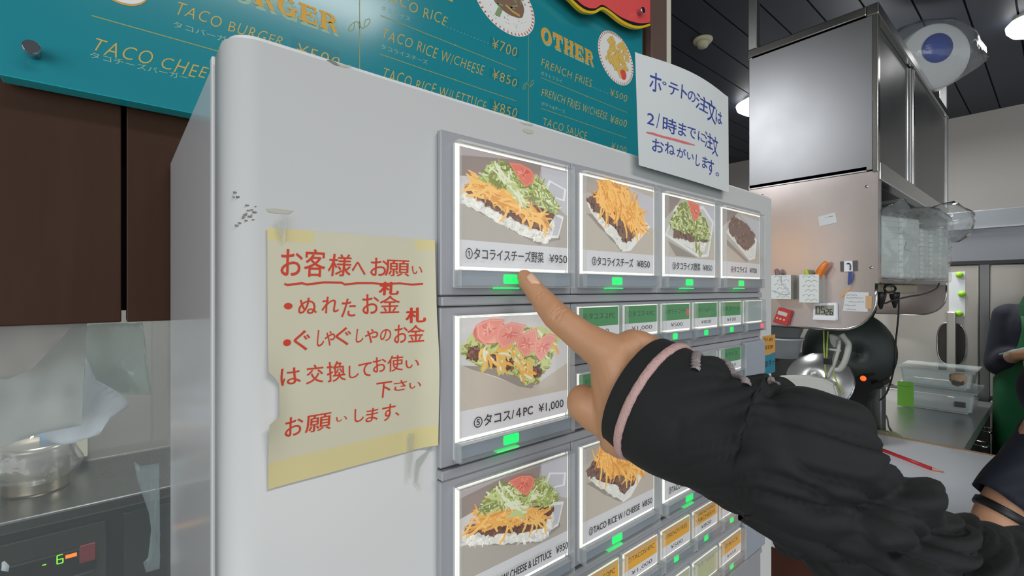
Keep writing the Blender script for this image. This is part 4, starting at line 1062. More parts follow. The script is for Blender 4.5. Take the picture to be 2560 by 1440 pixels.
# red kitchen timer
t = thing('kitchen_timer', 'tilted red timer with three buttons on the steel end panel', 'timer', onP(1957, 812))
M_redp = mat('red_plastic', (184, 56, 56), 0.4); M_btn = mat('tan_buttons', (206, 170, 140), 0.5); M_scr = mat('pale_screen', (196, 190, 184), 0.25)
bm = BM(); slab(bm, [onP(x, y, 0.016) for x, y in ((1946, 768), (1980, 777), (1969, 815), (1932, 805))], (0.014, 0, 0)); bmesh.ops.bevel(bm, geom=bm.edges[:], offset=0.002, segments=2, affect='EDGES'); build('body', bm, M_redp, t)
bm = BM(); slab(bm, [onP(x, y, 0.0168) for x, y in ((1946, 776), (1969, 783), (1966, 792), (1943, 785))], (0.001, 0, 0)); build('screen', bm, M_scr, t)
for x, y in ((1943, 795), (1951, 797.5), (1960, 800)):
    bm = BM(); lathe(bm, onP(x, y, 0.016), [(0.0042, 0), (0.0042, 0.001), (0.003, 0.0014)], (-1, 0, 0), 14); build('button', bm, M_btn, t)

# two white utensil boxes with scale relief
M_bx = mat('white_utensil_box', (214, 220, 218), 0.5); M_bxs = mat('utensil_box_shaded_side', (170, 170, 160), 0.5)  # side sheets get a darker copy, their shade painted into the colour
def ubox(label, x0, y0, x1, y1, xr):
    a, b = onP(x0, y0), onP(x1, y1); dpt = 0.05
    k = (XS - dpt) / XS
    def q(x, y): return onX(x, y, XS - dpt)
    tl, br = q(x0, y0), q(x1, y1)
    t = thing('utensil_box', label, 'utensil holder', (XS - 0.02, (tl.y + br.y) / 2, br.z))
    z1, z0 = tl.z, br.z; ya, yb = tl.y, br.y
    bm = BM(); w_ = 0.002
    box(bm, (XS - dpt, yb, z0), (XS - dpt + w_, ya, z1)); box(bm, (XS - dpt + w_, yb + 0.0003, z0 + 0.0003), (XS - w_, yb + w_, z1 - 0.0003), 1); box(bm, (XS - dpt + w_, ya - w_, z0 + 0.0003), (XS - w_, ya - 0.0003, z1 - 0.0003), 1)
    box(bm, (XS - w_, yb, z0), (XS, ya, z1)); box(bm, (XS - dpt + w_, yb + w_, z0 + 0.0005), (XS - w_, ya - w_, z0 + w_))
    build('shell', bm, [M_bx, M_bxs], t)
    bm = BM(); n = 0
    for r_ in range(6):
        for c_ in range(4):
            cy = ya - (c_ + (0.5 if r_ % 2 else 0.1)) * (ya - yb) / 3.2; cz = z1 - (r_ + 0.6) * (z1 - z0) / 6
            if not (yb + 0.012 < cy < ya - 0.012): continue
            tube(bm, [(XS - dpt - 0.0004, cy + 0.0095 * math.cos(R(g_)), cz + 0.0095 * math.sin(R(g_)) - 0.003) for g_ in range(20, 161, 20)], 0.0009, 6)
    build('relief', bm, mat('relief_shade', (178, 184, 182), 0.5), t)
    return (ya, yb, z0, z1)
u1 = ubox('white scale-pattern box with a pale cord, left one on the end panel', 1926, 688, 1977, 748, 0)
u2 = ubox('white scale-pattern box holding an orange peeler, right one on the end panel', 1998, 687, 2047, 757, 0)
def handle(name, label, pts, rr, m):
    bm = BM(); tube(bm, curve_pts(pts, 14), [rr * (0.75 + 0.5 * math.sin(3.14 * k / 14)) for k in range(15)], 10); return tag(build(name, bm, m), label, 'utensil')
xm_ = XS - 0.028
handle('peeler_handle', 'orange tool handle sticking out of the right utensil box', [onX(2038, 735, xm_), onX(2046, 690, xm_), onX(2056, 670, xm_), onX(2067, 655, xm_)], 0.0095, mat('orange_plastic', (226, 122, 30), 0.35))
handle('tool_handle', 'lime green handle in the right utensil box', [onX(2020, 735, xm_), onX(2018, 690, xm_), onX(2015, 674, xm_)], 0.006, mat('lime_plastic', (176, 200, 50), 0.4))
handle('tool_handle', 'grey-green handle next to the lime one', [onX(2026, 735, xm_ + 0.008), onX(2026, 690, xm_ + 0.008), onX(2022, 675, xm_ + 0.008)], 0.005, mat('olive_plastic', (120, 130, 100), 0.5))
handle('tool_handle', 'mauve handle in the left utensil box', [onX(1952, 735, xm_), onX(1946, 690, xm_), onX(1940, 673, xm_)], 0.0075, mat('mauve_plastic', (132, 104, 108), 0.5))
bm = BM(); tube(bm, curve_pts([onX(x, y, XS - 0.053) for x, y in ((1952, 690), (1953, 705), (1965, 720), (1972, 733), (1960, 736), (1947, 733), (1938, 727), (1930, 727))], 30), 0.0012, 6)
tag(build('cord', bm, mat('pale_cord', (200, 204, 202), 0.6)), 'thin pale cord hanging over the left white utensil box', 'cord')

# magnet clip with a hook and a blue penknife
t = thing('hook_plate', 'black and white magnetic hook plate on the steel end panel', 'hook', onP(2121, 678))
M_gry = mat('dark_grey_plate', (84, 82, 80), 0.5)
bm = BM(); slab(bm, [onP(x, y, 0.004) for x, y in ((2100, 654), (2143, 651), (2143, 677), (2101, 679))], (0.003, 0, 0)); build('plate', bm, M_gry, t)
bm = BM(); slab(bm, [onP(x, y, 0.006) for x, y in ((2110, 653), (2131, 652), (2132, 678), (2110, 679))], (0.002, 0, 0)); build('white_face', bm, M_wplast, t)
bm = BM(); tube(bm, curve_pts([onP(x, y, 0.009) for x, y in ((2117, 660), (2121, 658), (2125, 661), (2126, 668), (2125, 675))], 12), 0.0016, 8); build('hook', bm, mat('hook_metal', (70, 72, 78), 0.3, 0.8), t)
bm = BM(); slab(bm, [onP(x, y, 0.014) for x, y in ((2121, 679), (2131, 680), (2130, 698), (2122, 713), (2119, 712), (2120, 690))], (0.006, 0, 0)); bmesh.ops.bevel(bm, geom=bm.edges[:], offset=0.001, segments=1, affect='EDGES')
tag(build('folding_knife', bm, mat('blue_plastic', (60, 76, 140), 0.4)), 'blue folded cutter hanging under the magnetic hook', 'cutter')

# ---- sacks and bags on and in the cupboard
M_bag = clear('clear_plastic_bag', (226, 232, 230), 0.16, 0.08, 1.5, 0.3, 16)
M_roll = mat('white_roll_paper', (220, 222, 222), 0.7, var=0.03, scale=8)
M_blue = mat('blue_sticker', (38, 72, 168), 0.4)
t = thing('wrapped_roll', 'white paper roll in clear plastic with a blue round label on top of the cupboard', 'wrapped roll', (2.65, 0.45, ZT))
YRl = 0.372
ca = onY(2326, 140, YRl); rr = 0.185; cen = Vector((ca.x + 0.02, YRl + 0.0, ca.z - 0.015)); cen.z = ZT + rr * 0.82
cen = atT(2338, 142, 2.2); rad = 0.148
cen.z = max(cen.z, ZT + rad + 0.012)
bm = BM(); lathe(bm, cen, [(0.03, -0.15), (rad, -0.148), (rad, 0.0), (rad - 0.006, 0.004), (0.03, 0.006)], (-0.72, -0.66, -0.12), 36); build('roll', bm, M_roll, t)
ax = Vector((-0.72, -0.66, -0.12)).normalized()
bm = BM(); lathe(bm, cen + ax * 0.013 + Vector((0, 0, 0.035)), [(0.066, 0.0), (0.066, 0.001), (0.001, 0.0012)], ax, 32); build('round_label', bm, M_blue, t)
def crumple(bm, c, axis, prof, amp, seed, seg=40, fine=5.0):
    tmp = bmesh.new(); lathe(tmp, (0, 0, 0), prof, (0, 0, 1), seg)
    for v in tmp.verts:
        n = noise.noise(v.co * fine * 3 + Vector((seed, 0, 0))); n2 = noise.noise(v.co * fine * 9 + Vector((0, seed, 0)))
        d = Vector((v.co.x, v.co.y, 0))
        if d.length > 1e-5: v.co += d.normalized() * (amp * n + amp * 0.45 * n2)
        v.co.z += amp * 0.6 * n2
    q = Vector((0, 0, 1)).rotation_difference(Vector(axis).normalized())
    for v in tmp.verts: v.co = Vector(c) + q @ v.co
    for f in tmp.faces: f.smooth = True
    merge(bm, tmp)
bm = BM(); crumple(bm, cen, (0.62, -0.74, -0.1), [(0.05, -0.2), (0.12, -0.18), (0.152, -0.1), (0.156, 0.0), (0.146, 0.05), (0.11, 0.10), (0.07, 0.145), (0.04, 0.18), (0.015, 0.21), (0.004, 0.22)], 0.014, 3); build('plastic_wrap', bm, clear('roll_wrap', (224, 230, 232), 0.10, 0.08, 1.3, 0.35, 18), t)

# clear bag of plastic containers on the shelf
t = thing('bagged_containers', 'clear plastic bag of stacked clear food containers on the cupboard shelf', 'bag', (2.4, 0.5, CAMZ + 0.036))
M_cont = clear('clear_container', (234, 242, 238), 0.86, 0.08, 1.2)
sz = CAMZ + 0.037
FA, FB = Vector((2.0, 0.412, 0)), Vector((2.50, 0.268, 0))      # front face of the bag, turned towards the aisle
fu = (FB - FA).normalized(); fn = Vector((-fu.y, fu.x, 0))
def onF(x, y, off=0.0):
    d = ray(x, y); return CAM + d * ((FA + fn * off).dot(fn) / d.dot(fn))
def fq(u, n, z): return FA + fu * u + fn * n + Vector((0, 0, z))
def fbox(bm, u0, u1, n0, n1, z0, z1, bev=0.0):
    tmp = bmesh.new(); box(tmp, (u0, n0, z0), (u1, n1, z1), 0, bev, 3)
    for v in tmp.verts: v.co = fq(v.co.x, v.co.y, v.co.z)
    merge(bm, tmp)
for u0, u1, h in ((0.012, 0.165, 0.225), (0.172, 0.30, 0.225), (0.308, 0.365, 0.19), (0.372, 0.43, 0.19), (0.436, 0.505, 0.2)):
    bm = BM(); fbox(bm, u0, u1, 0.012, 0.10, sz, sz + h, 0.012)
    for k in range(1, 11): fbox(bm, u0 - 0.001, u1 + 0.001, 0.010, 0.1015, sz + k * h / 11, sz + k * h / 11 + 0.0025, 0.0)
    build('container_stack', bm, M_cont, t)
bm = BM()
random.seed(4)
outl = [(2204, 525), (2215, 516), (2245, 506), (2254, 496), (2266, 498), (2272, 520), (2300, 518), (2330, 516), (2355, 522), (2378, 542), (2384, 562)]
low = [(2207, 690), (2222, 700), (2245, 704), (2262, 714), (2275, 704), (2290, 695), (2310, 697), (2335, 702), (2355, 708), (2372, 710), (2377, 705)]
GN, GM = 26, 48
for layer in (0, 1):
    grid = []
    for j in range(GN + 1):
        v = j / GN; row = []
        for i in range(GM + 1):
            s = i / GM * 10; k = min(int(s), 9); f = s - k
            tp_ = Vector((outl[k][0] * (1 - f) + outl[k + 1][0] * f, outl[k][1] * (1 - f) + outl[k + 1][1] * f)); bt_ = Vector((low[k][0] * (1 - f) + low[k + 1][0] * f, low[k][1] * (1 - f) + low[k + 1][1] * f))
            p2 = tp_.lerp(bt_, v)
            p = onF(p2.x, p2.y, -0.006 - 0.018 * math.sin(math.pi * v) * math.sin(math.pi * i / GM))
            w_ = 0.010 * noise.noise(Vector((p.y * 30, p.z * 22, 2 + layer))) + 0.004 * noise.noise(Vector((p.y * 90, p.z * 70, 7)))
            p = p + fn * (w_ + (0.125 if layer else 0.0)); p.z = max(p.z, sz - 0.014)
            row.append(bm.verts.new(p))
        grid.append(row)
    for j in range(GN):
        for i in range(GM):
            f = bm.faces.new([grid[j][i], grid[j + 1][i], grid[j + 1][i + 1], grid[j][i + 1]]); f.smooth = True
    if layer == 0: g0 = grid
for i in range(GM): bm.faces.new([g0[0][i], g0[0][i + 1], grid[0][i + 1], grid[0][i]])
cc = onF(2366, 558, 0.03)
crumple(bm, cc, (0.4, -0.75, 0.3), [(0.01, -0.10), (0.065, -0.06), (0.082, 0.0), (0.07, 0.045), (0.03, 0.075), (0.004, 0.08)], 0.014, 8, 34, 8)
build('plastic_bag', bm, M_bag, t)
bm = BM(); slab(bm, [onF(x, y, 0.008) for x, y in ((2262, 622), (2268, 604), (2282, 608), (2276, 628))], (0, 0.0005, 0)); build('paper_label', bm, M_paper, t)
bm = BM(); q0, q1 = onY(2362, 600, YNr + 0.03), onY(2379, 700, YNr + 0.03)
box(bm, (3.13, 0.385, sz), (3.335, YNr + 0.2, sz + 0.27), 0, 0.003); 
q = [onY(x, y, 0.3846) for x, y in ((2360, 601), (2374, 601), (2374, 608), (2360, 608))]; poly(bm, q[::-1], 1)
q = [onY(x, y, 0.3846) for x, y in ((2364, 610), (2374, 610), (2374, 636), (2366, 624))]; poly(bm, q[::-1], 2)
tag(build('carton', bm, [mat('white_carton', (206, 206, 204), 0.6), mat('red_print', (190, 50, 70), 0.6), M_paper]), 'white carton with a red printed corner at the right end of the shelf', 'carton')

# power strip and cables below the shelf
M_ivory = mat('ivory_plastic', (188, 180, 156), 0.5)
t = thing('power_strip', 'ivory power strip under the steel shelf with black plugs', 'power strip', (2.1, 0.42, CAMZ - 0.03))
a, b = onY(2205, 716, 0.415), onY(2290, 733, 0.415)
bm = BM(); box(bm, (a.x, 0.41, b.z), (b.x, 0.45, CAMZ + 0.017), 0, 0.004); build('strip_body', bm, M_ivory, t)
for px, pw in ((2211, 9), (2245, 8)):
    p = onY(px, 737, 0.40); bm = BM(); lathe(bm, (p.x, 0.41, p.z + 0.01), [(0.016, 0.0), (0.016, -0.015), (0.008, -0.045), (0.004, -0.06)], (0, 0, 1), 14); build('plug', bm, M_black, t)
def cable(label, pts, r, m=M_black, n=40):
    bm = BM(); tube(bm, curve_pts(pts, n), r, 8); tag(build('cable', bm, m), label, 'cable')
yk = 0.385
cable('black cable dropping from the power strip to the steel counter', [onY(2247, 750, yk), onY(2246, 790, yk), onY(2240, 850, yk), onY(2235, 920, yk), onY(2215, 985, yk), onZ(2192, 1010, 0.859), onZ(2216, 1040, 0.859), onZ(2222, 1065, 0.859), onZ(2236, 1086, 0.859)], 0.0028)
cable('black cable looping from the shelf edge to the end panel', [onY(2348, 708, yk), onY(2340, 722, yk), onY(2310, 735, yk), onY(2270, 742, yk), onY(2230, 752, yk), onY(2212, 758, yk), onY(2203, 748, yk)], 0.0032)
cable('coiled black cable loop in front of the power strip', [onY(2225 + 14 * math.cos(R(g_)), 722 + 9 * math.sin(R(g_)), 0.40) for g_ in range(0, 361, 30)], 0.004)
# ================================================================== far wall of the kitchen: tall refrigerators
XF = 3.75
M_fr = mat('fridge_steel', (188, 184, 176), 0.46, 0.8, var=0.06, scale=2.5, bump=0.02, bscale=3, rvar=0.06)
M_frd = mat('fridge_dark_gap', (40, 40, 42), 0.5); M_vent = mat('fridge_top_panel', (140, 144, 148), 0.4, 0.6)
fr = thing('refrigerator', 'tall stainless steel refrigerator against the far wall', 'refrigerator', (4.02, 0.5, 0))
ZV = CAMZ + 62 / F * (XF / ray(2420, 0).x); ZTop = onX(2430, 527, XF).z
bm = BM(); box(bm, (XF + 0.03, -0.9, 0.1), (4.29, 2.2, ZTop), 0, 0.004); build('cabinet', bm, M_fr, fr)
bm = BM(); box(bm, (XF + 0.01, -0.9, ZV + 0.015), (XF + 0.03, 2.2, ZTop), 0, 0.003); 
vp = build('top_panel', bm, M_vent, fr)
bm = BM(); z_ = onX(2450, 602, XF).z; box(bm, (XF - 0.012, -0.9, onX(2450, 572, XF).z), (XF + 0.012, 2.2, z_ + 0.08), 0, 0.01, 3); build('louvre', bm, mat('louvre_steel', (176, 180, 182), 0.3, 0.8), fr)
bm = BM(); box(bm, (XF - 0.006, -0.9, ZV - 0.004), (XF + 0.03, 2.2, ZV + 0.015)); build('door_gap', bm, M_frd, fr)
yg = onX(2461, 800, XF).y
zmid = 0.86
for y0, y1 in ((yg + 0.022, yg + 0.70), (yg - 0.72, yg - 0.022), (yg + 0.71, yg + 1.5)):
    for z0, z1 in ((zmid + 0.01, ZV - 0.006), (0.14, zmid - 0.01)):
        bm = BM(); box(bm, (XF, y0, z0), (XF + 0.03, y1, z1), 0, 0.006, 2); dd = build('fridge_door', bm, M_fr, fr)
        if y0 > yg + 0.5: continue
        # recessed oval grip with an upright bar
        yh = (y0 + 0.115) if y0 > yg else (y1 - 0.12)
        zc = onX(2418, 862, XF).z if z0 > zmid else zmid - 0.2
        bm = BM(); pts = []
        for k in range(32):
            a = 2 * math.pi * k / 32; cy = 0.062 * math.copysign(abs(math.cos(a)) ** 0.7, math.cos(a)); cz = 0.125 * math.copysign(abs(math.sin(a)) ** 0.7, math.sin(a)); pts.append((XF - 0.002, yh + cy, zc + cz))
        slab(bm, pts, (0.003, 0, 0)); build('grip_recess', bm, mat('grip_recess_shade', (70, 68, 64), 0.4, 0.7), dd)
        bm = BM(); tube(bm, pts + [pts[0]], 0.004, 6, caps=False); build('grip_rim', bm, M_steel2, dd)
        bm = BM(); box(bm, (XF - 0.03, yh - 0.022, zc - 0.13), (XF - 0.002, yh + 0.018, zc + 0.19), 0, 0.008, 3); build('handle', bm, M_fr, dd)
bm = BM(); box(bm, (XF + 0.004, yg - 0.020, 0.14), (XF + 0.028, yg + 0.020, ZV - 0.006)); build('centre_post', bm, M_steeld, fr)
# paper with green magnets
pp = [onX(x, y, XF - 0.001) for x, y in ((2376, 681), (2413, 678), (2413, 791), (2346, 791))]
pp[0].y = pp[3].y = onX(2372, 700, XF).y
bm = BM(); slab(bm, pp, (0.0008, 0, 0)); tag(build('paper_sheet', bm, M_paper), 'white paper sheet held to the refrigerator by green magnets', 'paper')
M_gm = mat('green_magnet', (140, 200, 30), 0.4)
for x, y, lab in ((2399, 687, 'green round magnet at the top of the white sheet'), (2405, 735, 'green round magnet at the middle of the white sheet'), (2398, 784, 'green round magnet at the foot of the white sheet')):
    bm = BM(); lathe(bm, onX(x, y, XF - 0.001), [(0.017, 0), (0.017, 0.006), (0.013, 0.011), (0.001, 0.013)], (-1, 0, 0), 20); tag(build('magnet', bm, M_gm), lab, 'magnet')

# ================================================================== steel worktop on the right
ZC = 0.855
YC0 = onZ(2475, 1020, ZC).y
ct = thing('steel_worktop', 'stainless steel kitchen worktop carrying the clear storage boxes', 'worktop', (2.95, 0.6, 0))
bm = BM(); box(bm, (2.34, YC0, ZC - 0.04), (XF - 0.08, 0.82, ZC), 0, 0.004); build('top', bm, mat('worktop_steel', (190, 192, 194), 0.3, 0.9, var=0.05, scale=3, bump=0.01, bscale=3, rvar=0.05), ct)
bm = BM(); box(bm, (2.34, YC0 + 0.03, 0.1), (XF - 0.1, 0.80, ZC - 0.04)); build('base', bm, mat('worktop_base', (40, 46, 46), 0.4, 0.3), ct)
for k in (0.3, 0.62, 0.95):
    bm = BM(); x = 2.5 + k; tube(bm, curve_pts([(x, YC0 + 0.03, 0.74), (x, YC0 - 0.012, 0.735), (x + 0.08, YC0 - 0.014, 0.735), (x + 0.08, YC0 + 0.03, 0.74)], 16), 0.006, 8); build('handle', bm, M_chrome, ct)
# upstand bright strip behind
bm = BM(); box(bm, (2.34, 0.82, ZC - 0.04), (XF - 0.08, 0.84, ZC + 0.1), 0, 0.003); build('upstand', bm, M_steel2, ct)

# clear storage boxes
M_sbox = clear('storage_box_plastic', (214, 226, 224), 0.55, 0.12, 1.0)
q0 = onZ(2236, 1022, ZC); q1 = onZ(2436, 1043, ZC); q2 = onZ(2462, 1012, ZC)
yf = YC0 + 0.06
def sbox(label, x0, x1, y0, y1, z0, h, lip):
    t = thing('storage_box', label, 'storage box', ((x0 + x1) / 2, (y0 + y1) / 2, z0))
    tmp = bmesh.new(); 
    def ring(z, o): return [tmp.verts.new((x0 - o if i in (0, 3) else x1 + o, y0 - o if i < 2 else y1 + o, z)) for i in range(4)]
    r0 = ring(z0, -0.012); r1 = ring(z0 + h, 0.0); tmp.faces.new(r0[::-1])
    for i in range(4): tmp.faces.new([r0[i], r0[(i + 1) % 4], r1[(i + 1) % 4], r1[i]])
    bmesh.ops.bevel(tmp, geom=[e for e in tmp.edges if len(e.link_faces) == 2], offset=0.012, segments=3, affect='EDGES')
    bm = BM(); merge(bm, tmp); build('tub', bm, M_sbox, t)
    bm = BM(); box(bm, (x0 - 0.012, y0 - 0.012, z0 + h), (x1 + 0.012, y1 + 0.012, z0 + h + 0.008), 0, 0.003); build('lid' if lip else 'rim', bm, M_sbox, t)
    bm = BM(); box(bm, (x0 - 0.005, y0 + 0.03, z0 + h * 0.35), (x0 - 0.001, y0 + 0.07, z0 + h * 0.6), 0, 0.001); build('latch', bm, M_gry, t)
    return t
bx0_, bx1_ = q1.x, q1.x + 0.44
sy0 = q1.y; sy1 = onZ(2236, 1022, ZC).y
SBX0 = q1.x; SBX1 = onZ(2462, 1012, ZC).x + 0.05
sbox('clear plastic storage box standing directly on the steel worktop', SBX0, SBX0 + 0.30, sy0, sy0 + 0.295, ZC + 0.002, 0.105, True)
sbox('clear plastic storage box, upper one of the pair', SBX0 + 0.01, SBX0 + 0.29, sy0 + 0.008, sy0 + 0.287, ZC + 0.116, 0.090, True)
bm = BM(); box(bm, (SBX0 - 0.012, sy0 + 0.225, ZC + 0.004), (SBX0 - 0.004, sy0 + 0.292, ZC + 0.135), 0, 0.003); tag(build('packet', bm, mat('green_packet', (120, 190, 66), 0.5)), 'bright green packet at the left end of the lower storage box', 'packet')
bm = BM(); p = Vector((SBX0 + 0.012, sy0 + 0.06, ZC + 0.175)); crumple(bm, p, (-1, 0, 0), [(0.005, -0.01), (0.03, -0.006), (0.034, 0.0), (0.02, 0.006), (0.002, 0.01)], 0.008, 2, 20, 14); tag(build('crumpled_label', bm, mat('tan_label', (190, 160, 130), 0.6)), 'torn tan label on the side of the upper storage box', 'label')

# ---- stove side between the machine and the worktop
M_stv = mat('stove_top', (58, 58, 60), 0.35, 0.5); M_stvf = mat('stove_front', (96, 94, 92), 0.4, 0.8)
st = thing('stove', 'dark steel stove unit behind the hanging end panel', 'stove', (2.55, 1.1, 0))
bm = BM(); box(bm, (2.05, 0.86, 0), (2.95, 1.6, 1.14), 0, 0.006); build('body', bm, M_stvf, st)
bm = BM(); box(bm, (2.04, 0.85, 1.14), (2.96, 1.61, 1.16), 0, 0.004); build('top', bm, M_stv, st)
bm = BM(); box(bm, (2.1, 1.61, 0), (2.95, 1.64, 1.5)); build('backsplash', bm, M_steeld, st)
ptub = onZ(1957, 893, 1.162)
M_tub = mat('white_tub_plastic', (204, 210, 216), 0.45); M_tub2 = mat('grey_tub_plastic', (150, 156, 158), 0.45)
px = ptub.x; py = ptub.y
for z0, r0, r1, h, m, lab in ((1.162, 0.062, 0.078, 0.085, M_tub, 'white plastic tub at the bottom of the tub stack by the stove'), (1.235, 0.06, 0.10, 0.11, M_tub2, 'grey plastic tub nested in the white one')):
    bm = BM(); lathe(bm, (px, py, z0), [(0.002, 0.002), (r0, 0.0), (r1, h), (r1 + 0.008, h), (r1 + 0.008, h + 0.008), (r1 - 0.003, h + 0.006), (r0 - 0.003, 0.004), (0.001, 0.004)], (0, 0, 1), 32); tag(build('tub', bm, m), lab, 'tub')
bm = BM(); lathe(bm, (px, py, 1.352), [(0.001, 0.0), (0.09, 0.0), (0.108, 0.022), (0.112, 0.024), (0.104, 0.028), (0.001, 0.01)], (0, 0, 1), 32); tag(build('shallow_tub', bm, M_tub2), 'shallow translucent tub lying on top of the grey tub', 'tub')

# hanging wok, steel lid, jug, cords
M_wok = mat('dark_green_grey_wok', (58, 66, 64), 0.4, 0.3, var=0.1, scale=6)
wc = onX(2122, 880, 2.62)
wk = thing('wok', 'dark round wok hanging behind the steel end panel', 'wok', wc)
q_ax = Vector((-0.80, -0.58, 0.05)).normalized()
bm = BM(); lathe(bm, wc, [(0.196, 0.0), (0.187, 0.023), (0.146, 0.058), (0.082, 0.08), (0.001, 0.085), (0.001, 0.081), (0.08, 0.076), (0.142, 0.055), (0.182, 0.021), (0.191, 0.0)], q_ax, 48); build('bowl', bm, M_wok, wk)
bm = BM(); tube(bm, [wc + Vector((0.0, -0.08, 0.165)), wc + Vector((0.01, -0.09, 0.2)), wc + Vector((0.01, -0.10, 0.26))], [0.012, 0.014, 0.010], 10); build('handle', bm, M_black, wk)
lc = onX(2046, 952, 2.15)
ld = thing('steel_basin', 'large polished steel basin leaning behind the machine', 'basin', lc)
l_ax = Vector((-0.2, 0.5, 0.84)).normalized(); l_ax = Vector((-0.86, -0.12, 0.50)).normalized()
bm = BM(); lathe(bm, lc, [(0.115, 0.0), (0.117, 0.004), (0.112, 0.008), (0.09, 0.03), (0.045, 0.045), (0.001, 0.048), (0.001, 0.044), (0.085, 0.026), (0.108, 0.004)], l_ax, 48); build('dome', bm, mat('basin_steel', (214, 216, 216), 0.3, 0.8), ld)
bm = BM(); tube(bm, [lc + l_ax.orthogonal().normalized() * 0 + (Vector((1, 0, 0)) - l_ax * l_ax.x).normalized() * 0.116 * math.cos(a) + l_ax.cross((Vector((1, 0, 0)) - l_ax * l_ax.x).normalized()) * 0.116 * math.sin(a) for a in [2 * math.pi * k / 40 for k in range(41)]], 0.004, 8, caps=False); build('rim', bm, M_chrome, ld)
# pale plastic slicer / jug hanging from the panel edge
M_jug = mat('pale_grey_plastic', (176, 180, 172), 0.45)
jx = 2.0
jg = thing('measuring_jug', 'pale grey plastic jug with open handle hanging under the end panel', 'jug', onX(2090, 925, jx))
bm = BM(); slab(bm, [onX(x, y, jx) for x, y in ((2072, 835), (2094, 842), (2098, 865), (2086, 870), (2075, 858))], (0.03, 0, 0)); slab(bm, [onX(x, y, jx + 0.01) for x, y in ((2088, 850), (2098, 848), (2100, 862), (2094, 888), (2080, 918), (2078, 905), (2085, 880))], (0.02, 0, 0))
bmesh.ops.bevel(bm, geom=bm.edges[:], offset=0.003, segments=2, affect='EDGES'); build('body', bm, M_jug, jg)
bm = BM(); tube(bm, curve_pts([onX(x, y, jx) for x, y in ((2103, 836), (2112, 848), (2121, 862), (2118, 885), (2110, 908), (2098, 924), (2082, 922))], 24), 0.010, 10); build('handle', bm, M_jug, jg)
bm = BM(); tube(bm, curve_pts([onX(x, y, jx - 0.01) for x, y in ((2098, 850), (2097, 870), (2092, 890), (2083, 915), (2068, 945))], 20), 0.006, 8); tube(bm, [onX(2065, 872, jx - 0.01), onX(2102, 877, jx - 0.01)], 0.004, 8); build('frame', bm, M_jug, jg)
M_lime = mat('lime_cord', (150, 170, 70), 0.5)
def lime(label, pts): 
    bm = BM(); tube(bm, curve_pts([onX(x, y, jx - 0.02) for x, y in pts], 20), 0.0026, 6); tag(build('cord', bm, M_lime), label, 'cord')
lime('lime cord hanging straight below the end panel', ((2059, 826), (2060, 870), (2062, 905), (2064, 945)))
lime('lime cord with a black clip beside the jug', ((2070, 828), (2068, 860), (2067, 898)))
lime('lime cord slanting down beside the wok', ((2083, 928), (2088, 945), (2097, 965), (2108, 984)))
bm = BM(); p = onX(2069, 903, jx - 0.02); box(bm, p - Vector((0.006, 0.012, 0.012)), p + Vector((0.006, 0.012, 0.012)), 0, 0.002); tag(build('clip', bm, M_black), 'small black clip at the end of the lime cord', 'clip')
# black appliance with an orange pilot lamp
ap = onX(2150, 985, 2.4)
t = thing('black_appliance', 'black appliance with an orange pilot lamp below the wok', 'appliance', (ap.x, ap.y, ZC))
bm = BM(); slab(bm, [onX(x, y, 2.36) for x, y in ((2108, 968), (2128, 960), (2138, 942), (2172, 940), (2176, 962), (2206, 950), (2210, 965), (2175, 978), (2166, 1010), (2108, 1015))], (0.12, 0, 0)); bmesh.ops.bevel(bm, geom=bm.edges[:], offset=0.004, segments=2, affect='EDGES')
box(bm, (2.37, onX(2165, 1000, 2.36).y, ZC), (2.46, onX(2112, 1000, 2.36).y, onX(2140, 1005, 2.36).z)); build('body', bm, M_black, t)
bm = BM(); lathe(bm, onX(2158, 946, 2.3595), [(0.011, 0), (0.010, 0.003), (0.001, 0.005)], (-1, 0, 0), 16); build('pilot_lamp', bm, mat('orange_lamp', (250, 90, 30), 0.4, emit=1.5), t)
bm = BM(); pp = onX(2196, 975, 2.25); box(bm, (2.49, onX(2204, 985, 2.49).y, ZC), (2.57, onX(2172, 985, 2.49).y, onX(2180, 968, 2.49).z), 0, 0.004); tag(build('steel_pot', bm, M_steeld), 'small steel pot standing beside the black appliance', 'pot')
# white tray in front
bm = BM(); c_ = [onX(x, y, 1.95) for x, y in ((1940, 942), (2010, 940), (2060, 948), (2086, 962), (2095, 990), (2090, 1010), (1940, 1010))]; slab(bm, c_, (0.05, 0, 0)); bmesh.ops.bevel(bm, geom=bm.edges[:], offset=0.006, segments=2, affect='EDGES'); tag(build('plastic_tray', bm, mat('grey_white_tray', (190, 192, 186), 0.45)), 'pale plastic tray edge visible above the black sleeve', 'tray')

# ================================================================== white counter table at the lower right
ZW = 0.90
tb = thing('counter_table', 'white topped counter with a brown edge and brown wooden front', 'counter', (1.75, 0.2, 0))
e0, e1 = onZ(2225, 1100, ZW), onZ(2492, 1141, ZW)
M_wtop = mat('white_laminate', (226, 232, 240), 0.3, var=0.01)
bm = BM(); box(bm, (1.18, 0.02, ZW - 0.03), (2.318, 0.5, ZW), 0, 0.002); build('top', bm, M_wtop, tb)
bm = BM(); box(bm, (2.319, 0.02, ZW - 0.032), (2.328, 0.5, ZW + 0.003), 0, 0.001); build('edge_band', bm, mat('tan_edge', (176, 140, 104), 0.5), tb)
bm = BM(); box(bm, (1.2, 0.05, 0), (2.30, 0.48, ZW - 0.031), 0, 0.003); build('front', bm, M_brownwood, tb)
